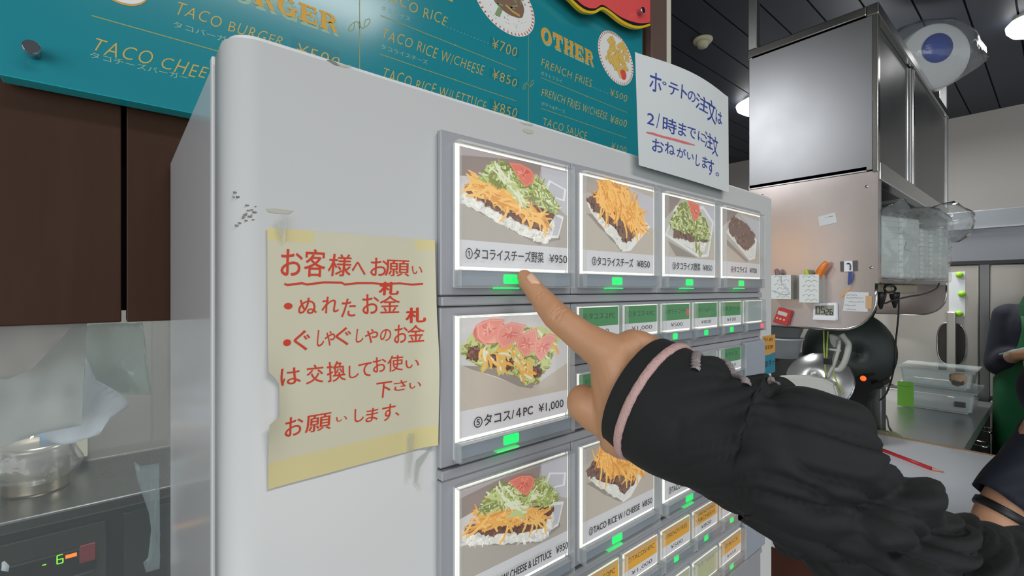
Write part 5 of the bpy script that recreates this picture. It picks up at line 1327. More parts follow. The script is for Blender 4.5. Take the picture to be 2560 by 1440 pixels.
# red pencil
t = thing('pencil', 'red pencil with a bare wooden tip lying on the white counter', 'pencil', onZ(2320, 1170, ZW))
a, b, c_ = onZ(2186, 1117, ZW + 0.006), onZ(2330, 1172, ZW + 0.006), onZ(2356, 1179, ZW + 0.004)
bm = BM(); tube(bm, [a, b], 0.0055, 6); build('shaft', bm, mat('red_lacquer', (190, 40, 44), 0.3), t)
bm = BM(); tube(bm, [b, c_], [0.0054, 0.0016], 6); build('wood_tip', bm, mat('pencil_wood', (214, 150, 116), 0.6), t)
bm = BM(); tube(bm, [c_, c_ + (c_ - b).normalized() * 0.004], [0.0016, 0.0005], 6); build('lead', bm, mat('pencil_lead', (206, 70, 60), 0.5), t)
# cloth by the table edge
bm = BM(); p = onZ(2218, 1092, ZC + 0.01); crumple(bm, (p.x, p.y, ZC + 0.012), (0, 0, 1), [(0.05, -0.01), (0.06, 0.0), (0.045, 0.012), (0.02, 0.018), (0.001, 0.02)], 0.012, 6, 28, 10); tag(build('cloth', bm, mat('pale_green_cloth', (200, 210, 170), 0.8)), 'crumpled pale green cloth at the end of the steel worktop', 'cloth')

# ================================================================== kitchen seen through the hatch, left
ZK = 0.85
YK0, YK1 = 1.86, 2.29
fz = thing('undercounter_freezer', 'dark undercounter freezer with a lit green digit seen through the hatch', 'freezer', (-0.4, 2.07, 0))
M_fzt = mat('freezer_steel_top', (138, 140, 140), 0.28, 1.0, var=0.06, scale=4, rvar=0.06); M_fzd = mat('freezer_dark_front', (40, 44, 52), 0.35, 0.4); M_fzp = mat('freezer_panel', (74, 76, 74), 0.35, 0.5)
bm = BM(); box(bm, (-1.6, YK0 - 0.02, ZK - 0.035), (1.2, YK1, ZK), 0, 0.006, 2); build('top', bm, M_fzt, fz)
bm = BM(); box(bm, (-1.6, YK0 + 0.02, 0.1), (1.2, YK1 - 0.01, ZK - 0.036)); build('body', bm, M_fzd, fz)
def fzq(x0, y0, x1, y1, Y):
    a, b = onY(x0, y0, Y), onY(x1, y1, Y); return a, b
a = onY(266, 1300, YK0); b = onY(266, 1440, YK0)
bm = BM(); box(bm, (-1.2, YK0, 0.55), (a.x, YK0 + 0.03, a.z), 0, 0.004); cp = build('control_panel', bm, M_fzp, fz)
a1 = onY(240, 1355, YK0 - 0.004); a0 = onY(-60, 1470, YK0 - 0.004)
bm = BM(); box(bm, (-1.1, YK0 - 0.004, a1.z - 0.085), (a1.x, YK0 + 0.001, a1.z), 0, 0.01, 3); build('display_window', bm, mat('black_display', (24, 26, 32), 0.2), cp)
bm = BM(); c_ = onY(219, 1382, YK0 - 0.006); box(bm, (c_.x - 0.018, YK0 - 0.009, c_.z - 0.026), (c_.x + 0.018, YK0 - 0.003, c_.z + 0.026), 0, 0.003); build('red_switch', bm, mat('red_switch', (136, 46, 56), 0.4), cp)
yy = YK0 - 0.0046
bm = BM(); c_ = onY(178, 1389, yy); box(bm, (c_.x - 0.012, yy - 0.001, c_.z - 0.005), (c_.x + 0.012, yy + 0.001, c_.z + 0.005)); build('orange_lamp', bm, mat('orange_led', (250, 110, 20), 0.4, emit=1.6), cp)
bm = BM(); c_ = onY(150, 1398, yy)
for dx0, dz0, dx1, dz1 in ((-.006, .012, .006, .012), (-.006, .0, .006, .0), (-.006, -.012, .006, -.012), (-.006, .012, -.006, -.012), (.006, 0, .006, -.012)):
    stroke(bm, [(c_.x + dx0, yy, c_.z + dz0), (c_.x + dx1, yy, c_.z + dz1)], 0.0013, NY)
stroke(bm, [(c_.x - 0.036, yy, c_.z - 0.004), (c_.x - 0.028, yy, c_.z - 0.004)], 0.0014, NY)
build('green_digit', bm, mat('green_led', (120, 220, 40), 0.4, emit=1.4), cp)
a = onY(309, 1283, YK0); bm = BM(); box(bm, (a.x, YK0, 0.3), (1.1, YK0 + 0.02, a.z), 0, 0.004); build('door', bm, mat('freezer_door', (70, 74, 80), 0.3, 0.6), fz)

# tin can with a plastic bag over it
cp_ = onZ(92, 1222, ZK)
t = thing('tin_can', 'large ribbed tin can standing on the freezer top', 'can', cp_)
M_tin = mat('tin', (176, 166, 148), 0.3, 0.9)
bm = BM(); prof = [(0.001, 0.0), (0.078, 0.0)]
for k in range(12): prof += [(0.078 if k % 2 else 0.0755, 0.008 + k * 0.011)]
prof += [(0.078, 0.145), (0.074, 0.145), (0.072, 0.14), (0.001, 0.14)]
lathe(bm, cp_, prof, (0, 0, 1), 40); build('body', bm, M_tin, t)
bm = BM(); cb_ = onY(75, 1132, cp_.y); crumple(bm, (cb_.x, cp_.y, ZK + 0.11), (0.15, 0, 1), [(0.11, -0.06), (0.115, -0.02), (0.1, 0.03), (0.085, 0.07), (0.05, 0.10), (0.02, 0.11)], 0.025, 5, 40, 6); tag(build('plastic_bag', bm, M_bag), 'crumpled clear plastic bag pulled over the tin can', 'bag')
bm = BM(); c_ = onY(126, 1115, cp_.y - 0.03); lathe(bm, (c_.x, c_.y, ZK + 0.142), [(0.024, 0.0), (0.024, 0.04), (0.001, 0.042)], (0, 0, 1), 20); tag(build('bottle_cap', bm, mat('blue_cap', (50, 120, 170), 0.4)), 'blue cap showing through the plastic on the tin can', 'cap')
bm = BM(); a, b = onY(188, 1092, 2.28), onY(220, 1146, 2.28); box(bm, (a.x, 2.25, ZK + 0.03), (b.x, 2.298, a.z), 0, 0.004); tag(build('wall_box', bm, mat('cream_box', (190, 188, 168), 0.5)), 'small cream box on the kitchen wall behind the can', 'box')

# papers and bags hanging just behind the pane
def sheet(name, label, cat, pts, Y, m, bend, seed, thick=0.0012):
    P = [onY(x, y, Y) for x, y in pts]; tmp = bmesh.new()
    f = tmp.faces.new([tmp.verts.new(p) for p in P]); bmesh.ops.triangulate(tmp, faces=[f], ngon_method='EAR_CLIP')
    for _ in range(4): bmesh.ops.subdivide_edges(tmp, edges=[e for e in tmp.edges if e.calc_length() > 0.012], cuts=1); bmesh.ops.triangulate(tmp, faces=tmp.faces[:])
    for v in tmp.verts:
        v.co.y += bend * noise.noise(Vector((v.co.x * 14, v.co.z * 9, seed))) + bend * 0.4 * noise.noise(Vector((v.co.x * 45, v.co.z * 30, seed)))
    for f in tmp.faces: f.smooth = True
    for f in tmp.faces:
        f.normal_update()
        if f.normal.y > 0: f.normal_flip()
    bmesh.ops.solidify(tmp, geom=tmp.faces[:], thickness=thick)
    bm = BM(); merge(bm, tmp); return tag(build(name, bm, m, smooth=True), label, cat)
M_gp = mat('grey_white_paper', (176, 178, 172), 0.7, var=0.04, scale=12); M_wp = mat('white_tissue', (214, 220, 226), 0.7, var=0.03, scale=14)
M_gf = clear('greenish_film', (176, 190, 180), 0.5, 0.12, 1.0)
sheet('paper_bag', 'big grey white paper bag hanging behind the hatch pane', 'paper bag', [(-70, 806), (217, 806), (208, 850), (204, 900), (204, 1062), (105, 1082), (60, 1095), (0, 1118), (-70, 1140)], 0.70, M_gp, 0.012, 1)
sheet('paper_bag', 'folded grey paper bag with a pinkish top in the corner of the hatch', 'paper bag', [(-70, 806), (190, 806), (150, 855), (105, 895), (85, 918), (60, 930), (15, 948), (-70, 940)], 0.672, mat('pinkish_grey_paper', (168, 158, 150), 0.7, var=0.04), 0.012, 2)
sheet('tissue_wrap', 'crumpled white tissue hanging below the grey paper bag', 'tissue', [(205, 870), (240, 950), (300, 985), (318, 1000), (324, 1018), (276, 1046), (248, 1088), (190, 1106), (150, 1118), (120, 1108), (102, 1080), (160, 1060), (203, 1050)], 0.73, M_wp, 0.022, 3)
sheet('hatch_sheet', 'greenish clear film sheet hanging at the right of the hatch', 'film', [(184, 846), (205, 810), (357, 806), (362, 900), (366, 950), (379, 990), (330, 988), (262, 978), (225, 950), (205, 875)], 0.76, M_gf, 0.02, 4)
sheet('hatch_sheet', 'thin clear strip standing for a curved reflection in the hatch pane beside the machine', 'film', [(334, 1152), (352, 1164), (398, 1156), (399, 1300), (399, 1420), (365, 1430), (358, 1405), (385, 1375), (395, 1340), (372, 1280), (345, 1205)], 0.68, clear('pane_reflection', (170, 184, 186), 0.3, 0.1, 1.2), 0.006, 5)  # curved reflection on the pane, painted as a pale strip behind it
sheet('paper_scrap', 'torn white paper scrap at the bottom left corner', 'paper', [(5, 1405), (12, 1402), (24, 1414), (22, 1428), (4, 1424)], 0.64, M_wp, 0.004, 6)
# ================================================================== people
def capsule(bm, a, b, ra, rb, seg=20):
    a, b = Vector(a), Vector(b); d = b - a; Ln = d.length
    prof = [(max(1e-4, ra * math.sin(R(6 + 14 * k))), -ra * math.cos(R(6 + 14 * k))) for k in range(6)] + [(max(1e-4, rb * math.cos(R(0 + 14 * k))), Ln + rb * math.sin(R(14 * k))) for k in range(7)]
    lathe(bm, a, prof, d, seg)
def ball(bm, c, rx, ry, rz, rot=None, seg=24):
    tmp = bmesh.new(); bmesh.ops.create_uvsphere(tmp, u_segments=seg, v_segments=14, radius=1.0)
    for v in tmp.verts:
        v.co = Vector((v.co.x * rx, v.co.y * ry, v.co.z * rz))
        if rot: v.co = rot @ v.co
        v.co += Vector(c)
    merge(bm, tmp)
def fuse(name, bm, vox, smooth_it, m, parent, fac=0.5):
    """union of overlapping volumes turned into one continuous skin"""
    me = bpy.data.meshes.new('fuse'); bmesh.ops.recalc_face_normals(bm, faces=bm.faces[:]); bm.to_mesh(me); bm.free()
    o = bpy.data.objects.new('fuse', me); COL.objects.link(o)
    r_ = o.modifiers.new('r', 'REMESH'); r_.mode = 'VOXEL'; r_.voxel_size = vox
    s_ = o.modifiers.new('s', 'SMOOTH'); s_.iterations = smooth_it; s_.factor = fac
    bpy.context.view_layer.update()
    me2 = bpy.data.meshes.new_from_object(o.evaluated_get(bpy.context.evaluated_depsgraph_get()))
    bpy.data.objects.remove(o)
    b2 = BM(); b2.from_mesh(me2)
    return build(name, b2, m, parent, smooth=True)

def skin_mat(name, rgb):
    m = mat(name, rgb, 0.5, var=0.06, scale=60, bump=0.06, bscale=700)
    b = m.node_tree.nodes['Principled BSDF']
    b.inputs['Subsurface Weight'].default_value = 0.12; b.inputs['Subsurface Radius'].default_value = (0.01, 0.004, 0.002); b.inputs['Subsurface Scale'].default_value = 0.3
    return m
M_skin = skin_mat('skin', (188, 140, 104))
M_cloth = mat('black_jacket_fabric', (21, 23, 24), 0.8, var=0.12, scale=30, bump=0.03, bscale=500)
M_trim = mat('pink_knit_trim', (200, 164, 160), 0.85, var=0.18, scale=400, bump=0.3, bscale=900)
M_trimg = mat('grey_knit_trim', (150, 140, 140), 0.85, var=0.4, scale=500, bump=0.3, bscale=900)

pr = thing('person', 'person in a black jacket with pink cuff trim pointing at the first picture button', 'person', atT(1700, 1200, 0.29))
J = lambda x, y, t: atT(x, y, t)
px2m = lambda r_, t: r_ * t / F
bm = BM()
def chain(pts):
    for (x0, y0, t0, r0), (x1, y1, t1, r1) in zip(pts, pts[1:]): capsule(bm, J(x0, y0, t0), J(x1, y1, t1), px2m(r0, t0), px2m(r1, t1))
# index finger, straight and pointing, its pad on the button cover
chain([(1311, 692, .3320, 19), (1320, 705, .3295, 24), (1347, 738, .324, 28), (1372, 768, .320, 33), (1392, 790, .316, 37), (1412, 808, .313, 37), (1455, 842, .309, 41), (1500, 872, .305, 49), (1536, 892, .303, 58)])
# back of the hand
chain([(1536, 896, .303, 56), (1572, 878, .304, 50), (1620, 896, .310, 46)])        # knuckle line index -> middle
chain([(1582, 864, .305, 42), (1600, 868, .305, 42), (1660, 920, .304, 66)])
chain([(1530, 905, .302, 56), (1560, 980, .301, 72), (1600, 1060, .300, 80)])
chain([(1560, 900, .304, 52), (1620, 960, .302, 90), (1690, 1030, .296, 92)])
chain([(1520, 930, .303, 44), (1540, 1010, .303, 60), (1560, 1080, .300, 66)])
# thumb, folded, its joint towards the machine
chain([(1575, 1075, .302, 58), (1530, 1055, .308, 54), (1486, 1028, .312, 50), (1464, 1012, .313, 47), (1460, 1004, .314, 43)])
# curled middle, ring and little finger behind the palm
chain([(1600, 880, .312, 40), (1530, 905, .328, 38), (1520, 960, .330, 36), (1560, 985, .322, 33)])
chain([(1630, 930, .314, 40), (1550, 985, .334, 37), (1535, 1040, .334, 35), (1580, 1050, .324, 32)])
chain([(1650, 1000, .314, 38), (1570, 1055, .330, 34), (1545, 1095, .330, 31), (1525, 1108, .322, 26), (1570, 1090, .318, 30)])
chain([(1640, 980, .300, 92), (1760, 1060, .290, 92)])
hand = fuse('hand', bm, 0.0009, 11, M_skin, pr, 0.6)
hand['label'] = 'bare right hand with outstretched index finger'
# knuckle creases are part of the skin: press shallow grooves into the mesh
for v in hand.data.vertices:
    wv = v.co + WPOS[hand.name]
    for (x, y, t, ax_, amp, sp) in ((1392, 783, .290, (0.62, 0.78), 0.0011, 560), (1345, 736, .297, (0.62, 0.78), 0.0006, 700)):
        d = wv - J(x, y, .306)
        # along-finger coordinate in picture axes
        r_ = Vector((FY, -FX, 0)); s_ = d.dot(r_) * 0.74 - d.z * 0.67
        o_ = d.dot(r_) * 0.67 + d.z * 0.74
        if abs(s_) < 0.006 and -0.004 < o_ < 0.016:
            v.co += v.normal * (-amp * abs(math.sin(s_ * 1300 + 2.5 * noise.noise(wv * 300))) * (1 - abs(s_) / 0.006))
# fingernail
bm = BM()
n0 = []
fa = J(1316, 684, .3255); fb = J(1349, 724, .320)
du = (fb - fa); dl = du.length; du.normalize(); view = (fa - CAM).normalized(); sd = du.cross(view).normalized(); 
if sd.z < 0: sd = -sd
up_ = (sd * 0.82 - view * 0.57).normalized(); sd2 = du.cross(up_).normalized()
ctr = J(1327, 711, .3268)
g = []
for j in range(9):
    s = j / 8 - 0.5; row = []
    for i in range(9):
        u = i / 8 - 0.5; hw = 0.0050 * math.sqrt(max(0.05, 1 - (2 * abs(s)) ** 4 * 0.8))
        a = u * 2.0
        row.append(bm.verts.new(ctr + du * (s * 0.0105 - 0.0012) + sd2 * (math.sin(a) * hw * 1.1) + up_ * (math.cos(a) * 0.0066)))
    g.append(row)
for j in range(8):
    for i in range(8):
        f = bm.faces.new([g[j][i], g[j][i + 1], g[j + 1][i + 1], g[j + 1][i]]); f.smooth = True
bmesh.ops.recalc_face_normals(bm, faces=bm.faces[:]); bmesh.ops.solidify(bm, geom=bm.faces[:], thickness=0.0006)
nl = build('fingernail', bm, mat('nail', (222, 178, 150), 0.3), hand)

# sleeve: a loft of rings with folds
cl = [(1600, 982, .3045, 150, 0.0), (1635, 1003, .297, 156, 1), (1690, 1034, .287, 160, 1), (1790, 1072, .272, 160, 2), (1870, 1106, .262, 172, 3), (1955, 1140, .252, 194, 4), (2075, 1240, .246, 178, 5), (2190, 1352, .243, 172, 6), (2300, 1452, .242, 182, 7), (2450, 1530, .243, 215, 8), (2720, 1620, .25, 260, 9)]
cpts = [J(x, y, t) for x, y, t, r_, _ in cl]; crad = [px2m(r_, t) for x, y, t, r_, _ in cl]
NS, NT = 200, 96
line = curve_pts(cpts, NS)
rads = [v.x for v in curve_pts([Vector((r_, 0, 0)) for r_ in crad], NS)]
arc = [0.0]
for i in range(NS): arc.append(arc[-1] + (line[i + 1] - line[i]).length)
frames = []
vw = Vector((FX, FY, 0))
for i, p in enumerate(line):
    d = (line[min(i + 1, NS)] - line[max(i - 1, 0)]).normalized()
    toc = (CAM - p).normalized(); e1 = (toc - d * toc.dot(d)).normalized(); e2 = d.cross(e1).normalized()     # e1 towards the lens side, e2 upward on the outline
    if e2.z < 0: e2 = -e2
    frames.append((d, e1, e2))
FOLDS = [(0.033, 0.3, 0.003, 0.006, 1.6, 0.7), (0.046, 0.3, -0.005, 0.005, 1.5, 0.6), (0.058, 0.3, 0.003, 0.006, 1.5, 0.7), (0.071, 0.3, -0.006, 0.005, 1.4, 0.7), (0.088, 0.3, 0.006, 0.008, 1.4, 0.7), (0.103, 0.4, -0.008, 0.005, 1.5, 0.8), (0.12, 0.4, 0.005, 0.008, 1.4, 0.8),  # arc position (m), slant, amplitude, width, angle centre, angle width
    (0.066, 0.35, 0.0050, 0.0065, 1.2, 1.3), (0.083, -0.4, -0.006, 0.007, 1.3, 1.1), (0.097, 0.6, 0.007, 0.009, 0.7, 1.5), (0.112, 0.55, -0.008, 0.006, 0.4, 1.4), (0.122, 0.6, 0.007, 0.008, 0.5, 1.5),
    (0.136, 0.7, -0.008, 0.006, 0.1, 1.3), (0.147, 0.75, 0.006, 0.008, 0.2, 1.6), (0.160, 0.85, -0.008, 0.0055, 0.5, 1.2), (0.172, 0.8, 0.007, 0.009, 0.6, 1.4), (0.186, 0.5, -0.006, 0.006, -0.6, 1.2), (0.198, 0.4, 0.005, 0.009, -0.3, 1.6),
    (0.212, 0.9, -0.007, 0.007, 0.4, 1.3), (0.104, 0.2, 0.005, 0.006, -1.4, 0.9), (0.118, 0.1, -0.005, 0.006, -1.3, 0.9), (0.15, 0.2, 0.005, 0.008, -1.3, 1.0), (0.172, 0.1, -0.005, 0.007, -1.2, 1.0), (0.23, 0.6, 0.005, 0.01, 0.2, 1.6)]
def surf(i, th, extra=0.0):
    d, e1, e2 = frames[i]; s = arc[i]; r_ = rads[i] + extra
    disp = 0.0
    for s0, sl, am, wd, ac, aw in FOLDS:
        x = (s - s0 - sl * 0.018 * th) / wd
        dth = math.atan2(math.sin(th - ac), math.cos(th - ac))
        disp += (am * math.exp(-x * x) if am > 0 else am * 1.25 * math.exp(-1.5 * abs(x))) * math.exp(-(dth / aw) ** 2)
    p0 = line[i] + (e1 * math.cos(th) + e2 * math.sin(th)) * (r_ + disp)
    k = min(1.0, max(0.0, (s - 0.02) / 0.05))
    q0 = Vector((s * 40 - th * 1.9, th * 0.75, 3.3)); rdg = 1 - min(1.0, abs(noise.noise(q0)) * 2.2)
    q1 = Vector((s * 80 - th * 3.2, th * 1.0, 9.1)); rdg2 = 1 - min(1.0, abs(noise.noise(q1)) * 2.2)
    late = 1.0 - 0.75 * min(1.0, max(0.0, (s - 0.165) / 0.05))
    n = noise.noise(p0 * 30) * 0.0012 - 0.0085 * late * rdg ** 3 * min(1.0, max(0.0, (s - 0.055) / 0.04)) - 0.0022 * late * rdg2 ** 3
    return line[i] + (e1 * math.cos(th) * 0.9 + e2 * math.sin(th)) * (r_ + disp + n * k)
bm = BM()
rg = []
# inside of the cuff first so the opening has thickness
for q, (i0, ex) in enumerate(((6, -0.005), (2, -0.0035), (0, -0.0015))):
    rg.append([bm.verts.new(surf(i0, 2 * math.pi * k / NT, ex)) for k in range(NT)])
for i in range(NS + 1): rg.append([bm.verts.new(surf(i, 2 * math.pi * k / NT)) for k in range(NT)])
for i in range(len(rg) - 1):
    for k in range(NT):
        f = bm.faces.new([rg[i][k], rg[i][(k + 1) % NT], rg[i + 1][(k + 1) % NT], rg[i + 1][k]]); f.smooth = True
bm.faces.new(rg[-1])
bmesh.ops.recalc_face_normals(bm, faces=bm.faces[:])
sl = build('jacket_sleeve', bm, M_cloth, pr)
# pink trim ring round the cuff
def at_arc(s):
    for i in range(NS):
        if arc[i + 1] >= s: return i
    return NS
def trim(th0, th1, s0, s1, wd, m, fr_=0.0):
    bm = BM(); n = 90; top = []
    for j in range(n + 1):
        f_ = j / n; th = th0 + (th1 - th0) * f_; s = s0 + (s1 - s0) * f_
        i = at_arc(s); d, e1, e2 = frames[i]; c0 = surf(i, th, 0.0003)
        rdir = (e1 * math.cos(th) + e2 * math.sin(th)).normalized()
        ring = []
        for k in range(8):
            a = 2 * math.pi * k / 8; jit = 1 + 0.22 * noise.noise(Vector((f_ * 140, k * 1.7, fr_)))
            ring.append(bm.verts.new(c0 + d * (math.cos(a) * wd * jit) + rdir * (math.sin(a) * wd * 0.55 * jit)))
        top.append(ring)
    for j in range(n):
        for k in range(8):
            f = bm.faces.new([top[j][k], top[j][(k + 1) % 8], top[j + 1][(k + 1) % 8], top[j + 1][k]]); f.smooth = True
    bmesh.ops.recalc_face_normals(bm, faces=bm.faces[:])
    return build('knit_trim', bm, m, sl)
trim(-math.pi, math.pi, 0.0125, 0.0125, 0.0029, M_trim)
o_ = trim(1.85, 0.75, 0.021, 0.038, 0.0026, M_trimg, 3.0)
o_ = trim(1.85, 0.85, 0.041, 0.06, 0.0026, M_trimg, 5.0)
o_ = trim(2.0, 1.35, 0.066, 0.076, 0.0026, M_trimg, 7.0)

# ---- worker in a green apron by the refrigerators
M_navy = mat('dark_navy_fabric', (16, 20, 36), 0.85, var=0.1, scale=20); M_apron = mat('green_apron', (8, 92, 48), 0.7, var=0.06, scale=8); M_navy2 = mat('navy_shirt', (22, 26, 42), 0.75, var=0.1, scale=20)
M_skin2 = skin_mat('skin_of_worker', (200, 150, 118)); M_hair = mat('dark_hair', (26, 22, 20), 0.5); M_trs = mat('dark_trousers', (30, 30, 34), 0.8)
T = 2.28
bp = atT(2625, 800, T); bx_, by_ = bp.x, bp.y
wk_ = thing('person', 'person in a dark top and green apron writing beside the refrigerators', 'person', (bx_, by_, 0))
face_dir = Vector((-0.75, -0.45, 0)).normalized(); side = Vector((-face_dir.y, face_dir.x, 0))
if side.y < 0: side = -side
fwd = -Vector((bp.x, bp.y, 0)).normalized()   # towards the till
side = Vector((fwd.y, -fwd.x, 0))
def W(l, f, z): return Vector((bx_, by_, 0)) + side * l + fwd * f + Vector((0, 0, z))
bm = BM()
ball(bm, W(-0.09, 0.03, 1.56), 0.078, 0.09, 0.108); capsule(bm, W(0, 0, 1.36), W(-0.05, 0.02, 1.48), 0.055, 0.05)
ball(bm, W(-0.06, 0.125, 1.545), 0.012, 0.018, 0.018); ball(bm, W(0.015, 0.03, 1.55), 0.015, 0.02, 0.03); ball(bm, W(-0.135, 0.03, 1.55), 0.015, 0.02, 0.03)
for k in (-1, 1): capsule(bm, W(k * 0.09, 0, 0.9), W(k * 0.1, 0, 0.08), 0.085, 0.045); ball(bm, W(k * 0.1, 0.06, 0.045), 0.05, 0.12, 0.04)
capsule(bm, W(0, 0, 0.92), W(0, 0, 1.30), 0.13, 0.14)
sh, el, wr = W(0.145, 0.0, 1.335), W(0.165, 0.03, 1.10), W(0.105, 0.20, 1.165)
capsule(bm, sh, el, 0.055, 0.042); capsule(bm, el, wr, 0.04, 0.028)
sh2, el2, wr2 = W(-0.17, 0.0, 1.335), W(-0.21, 0.04, 1.10), W(-0.02, 0.22, 1.12)
capsule(bm, sh2, el2, 0.055, 0.042); capsule(bm, el2, wr2, 0.04, 0.028)
for w0, sg in ((wr, -1), (wr2, 1)):
    pc = w0 + side * sg * 0.03 + fwd * 0.02 + Vector((0, 0, 0.012)); capsule(bm, w0, pc + side * sg * 0.02, 0.027, 0.032)
    for k in range(4):
        b0 = pc + side * sg * 0.03 + fwd * (0.022 - 0.014 * k) + Vector((0, 0, 0.016 - 0.012 * k)); b1 = b0 + side * sg * 0.028 + fwd * 0.016 + Vector((0, 0, 0.006)); b2 = b1 + side * sg * 0.008 + fwd * 0.018 - Vector((0, 0, 0.014))
        capsule(bm, b0, b1, 0.010, 0.009, 10); capsule(bm, b1, b2, 0.009, 0.008, 10)
    capsule(bm, pc + Vector((0, 0, 0.02)), pc + side * sg * 0.028 + fwd * 0.026 + Vector((0, 0, 0.036)), 0.012, 0.009, 10)
fuse('body', bm, 0.006, 6, M_skin2, wk_)
bm = BM(); ball(bm, W(-0.09, 0.0, 1.585), 0.092, 0.098, 0.105); ball(bm, W(-0.06, -0.05, 1.52), 0.07, 0.05, 0.07); build('hair', bm, M_hair, wk_)
bm = BM()
capsule(bm, W(0, 0, 0.9), W(0, 0, 1.28), 0.155, 0.16); capsule(bm, W(0.10, 0, 1.33), W(-0.10, 0, 1.33), 0.075, 0.075); capsule(bm, W(0.135, 0, 1.335), el, 0.07, 0.066); capsule(bm, el, el.lerp(wr, 0.5), 0.066, 0.052)
capsule(bm, W(-0.15, 0, 1.335), el2, 0.078, 0.075); capsule(bm, el2, el2.lerp(wr2, 0.55), 0.075, 0.06)
fuse('dark_top', bm, 0.009, 8, M_navy, wk_)
bm = BM()
for k in (-1, 1): capsule(bm, W(k * 0.085, 0, 0.92), W(k * 0.1, 0, 0.12), 0.1, 0.07)
fuse('trousers', bm, 0.012, 6, M_trs, wk_)
bm = BM(); g = []
prof = [(0.10, 1.36), (0.105, 1.28), (0.115, 1.2), (0.15, 1.12), (0.185, 1.02), (0.187, 0.9), (0.188, 0.72), (0.19, 0.55)]
for hw, z in prof:
    g.append([bm.verts.new(W(math.sin(u) * hw * 1.02, 0.02 + math.cos(u) * 0.185 + 0.008 * math.sin(u * 9) * (1.3 - z), z)) for u in [R(-100 + 200 * k / 28) * min(1, hw / 0.17 + 0.25) for k in range(29)]])
for j in range(len(g) - 1):
    for i in range(28):
        f = bm.faces.new([g[j][i], g[j][i + 1], g[j + 1][i + 1], g[j + 1][i]]); f.smooth = True
bmesh.ops.recalc_face_normals(bm, faces=bm.faces[:]); bmesh.ops.solidify(bm, geom=bm.faces[:], thickness=0.004)
ap_ = build('apron', bm, M_apron, wk_)
bm = BM()
for k in (-1, 1): stroke(bm, [W(k * 0.08, 0.17, 1.35), W(k * 0.082, 0.12, 1.40), W(k * 0.075, 0.03, 1.43), W(k * 0.06, -0.05, 1.42)], 0.018, fwd)
bmesh.ops.solidify(bm, geom=bm.faces[:], thickness=0.003); build('apron_strap', bm, M_apron, ap_)
bm = BM(); p0 = wr + side * -0.03 + fwd * 0.05 + Vector((0, 0, 0.03)); tube(bm, [p0 + side * 0.0 + Vector((0, 0, 0.01)), p0 + side * 0.085 - Vector((0, 0, 0.03))], [0.004, 0.003], 8); tag(build('pen', bm, mat('pale_blue_pen', (190, 220, 226), 0.4)), 'pale blue pen held by the person in the green apron', 'pen')

# ---- second customer: short navy sleeve and forearm at the right edge
T2 = 0.92
s0 = atT(2700, 985, T2); s1 = atT(2505, 1225, T2); e_ = atT(2492, 1300, T2); w_ = atT(2440, 1385, T2 + 0.03)
cu = thing('person', 'person in a navy short-sleeved shirt at the right edge leaning on the counter', 'person', (s0.x, s0.y, 0))
up3 = Vector((0, 0, 1)); sr = Vector((FY, -FX, 0))
bm = BM()
capsule(bm, s0, e_, 0.05, 0.038); capsule(bm, e_, w_, 0.037, 0.026)
capsule(bm, s0, s0 + sr * 0.22 + up3 * 0.02, 0.06, 0.06); capsule(bm, s0 + sr * 0.32 + up3 * 0.06, s0 + sr * 0.32 + up3 * 0.14, 0.05, 0.05); ball(bm, s0 + sr * 0.32 + up3 * 0.25, 0.08, 0.09, 0.11)
capsule(bm, s0 + sr * 0.32, s0 + sr * 0.32 - up3 * 0.5, 0.12, 0.12)
for k in (0.2, 0.42): capsule(bm, s0 + sr * k - up3 * 0.5, Vector((s0.x, s0.y, 0.08)) + sr * k, 0.08, 0.05)
hd = (w_ - e_).normalized()
capsule(bm, w_, w_ + hd * 0.05, 0.026, 0.034)
for k in range(4):
    b0 = w_ + hd * 0.075 + sr * (0.024 - 0.015 * k); capsule(bm, b0, b0 + hd * 0.035 + Vector((0, 0, -0.008)), 0.010, 0.009, 10); capsule(bm, b0 + hd * 0.035 + Vector((0, 0, -0.008)), b0 + hd * 0.055 + Vector((0, 0, -0.02)), 0.009, 0.008, 10)
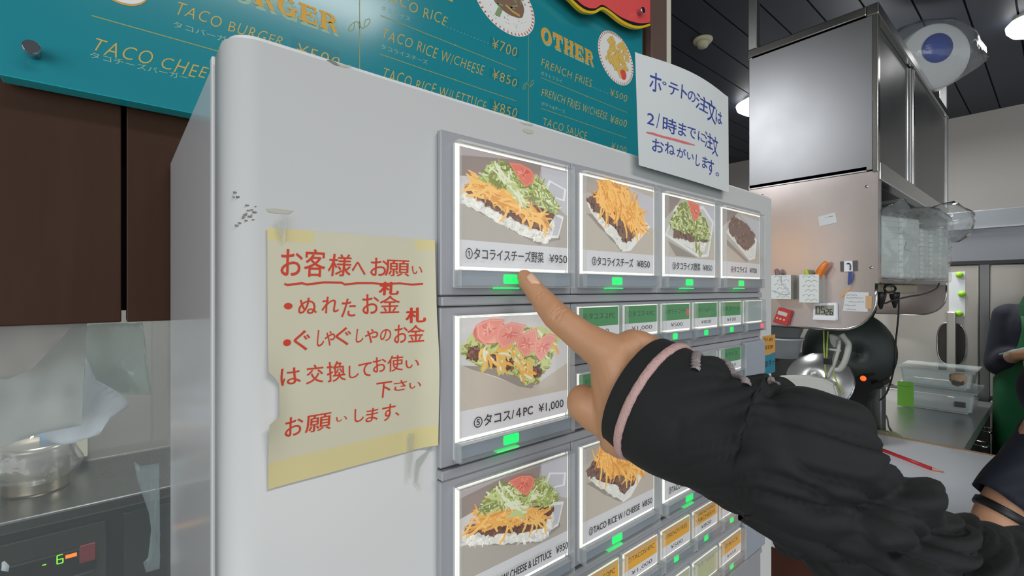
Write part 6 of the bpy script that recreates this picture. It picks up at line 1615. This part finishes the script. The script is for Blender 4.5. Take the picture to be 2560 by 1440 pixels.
capsule(bm, w_ + hd * 0.03 + sr * 0.02, w_ + hd * 0.07 + sr * 0.05, 0.012, 0.009, 10)
fuse('body', bm, 0.006, 6, M_skin2, cu)
bm = BM(); dd_ = (s1 - s0).normalized(); n_ = 40
ex_ = (sr - dd_ * sr.dot(dd_)).normalized(); ey_ = dd_.cross(ex_)
# sleeve hem seen as an ellipse from the corner at (2455,1210) to (2560,1310)
ha, hb = atT(2453, 1208, T2), atT(2572, 1318, T2); hc = (ha + hb) / 2; hu = (hb - ha) / 2; hv = Vector((FX, FY, 0)) * 0.045 + Vector((0, 0, 0.0))
ta, tb_ = atT(2585, 1068, T2), atT(2740, 1180, T2); tc = (ta + tb_) / 2; tu = (tb_ - ta) / 2; tv = Vector((FX, FY, 0)) * 0.06
rings = []
for j in range(13):
    f_ = j / 12
    c0 = hc.lerp(tc, f_); u0 = hu.lerp(tu, f_); v0 = hv.lerp(tv, f_)
    rings.append([bm.verts.new(c0 + u0 * math.cos(2 * math.pi * k / n_) + v0 * math.sin(2 * math.pi * k / n_) * (1 + 0.08 * math.sin(5 * k + j))) for k in range(n_)])
for j in range(12):
    for k in range(n_):
        f = bm.faces.new([rings[j][k], rings[j][(k + 1) % n_], rings[j + 1][(k + 1) % n_], rings[j + 1][k]]); f.smooth = True
bmesh.ops.recalc_face_normals(bm, faces=bm.faces[:]); bmesh.ops.solidify(bm, geom=bm.faces[:], thickness=0.002)
capsule(bm, tc + sr * 0.02, tc + sr * 0.25 + up3 * 0.03, 0.085, 0.1); capsule(bm, s0 + sr * 0.32 + up3 * 0.02, s0 + sr * 0.32 - up3 * 0.45, 0.135, 0.14)
capsule(bm, s0, s0 + sr * 0.34 + up3 * 0.01, 0.088, 0.1); build('navy_shirt', bm, M_navy2, cu, smooth=True)
bm = BM(); wb = atT(2511, 1272, T2)
bd = (w_ - e_).normalized(); pe = s0.lerp(e_, 0.94)
lathe(bm, pe, [(0.0425, -0.008), (0.044, -0.006), (0.044, 0.006), (0.0425, 0.008)], (e_ - s0), 30); build('arm_band', bm, M_black, cu)
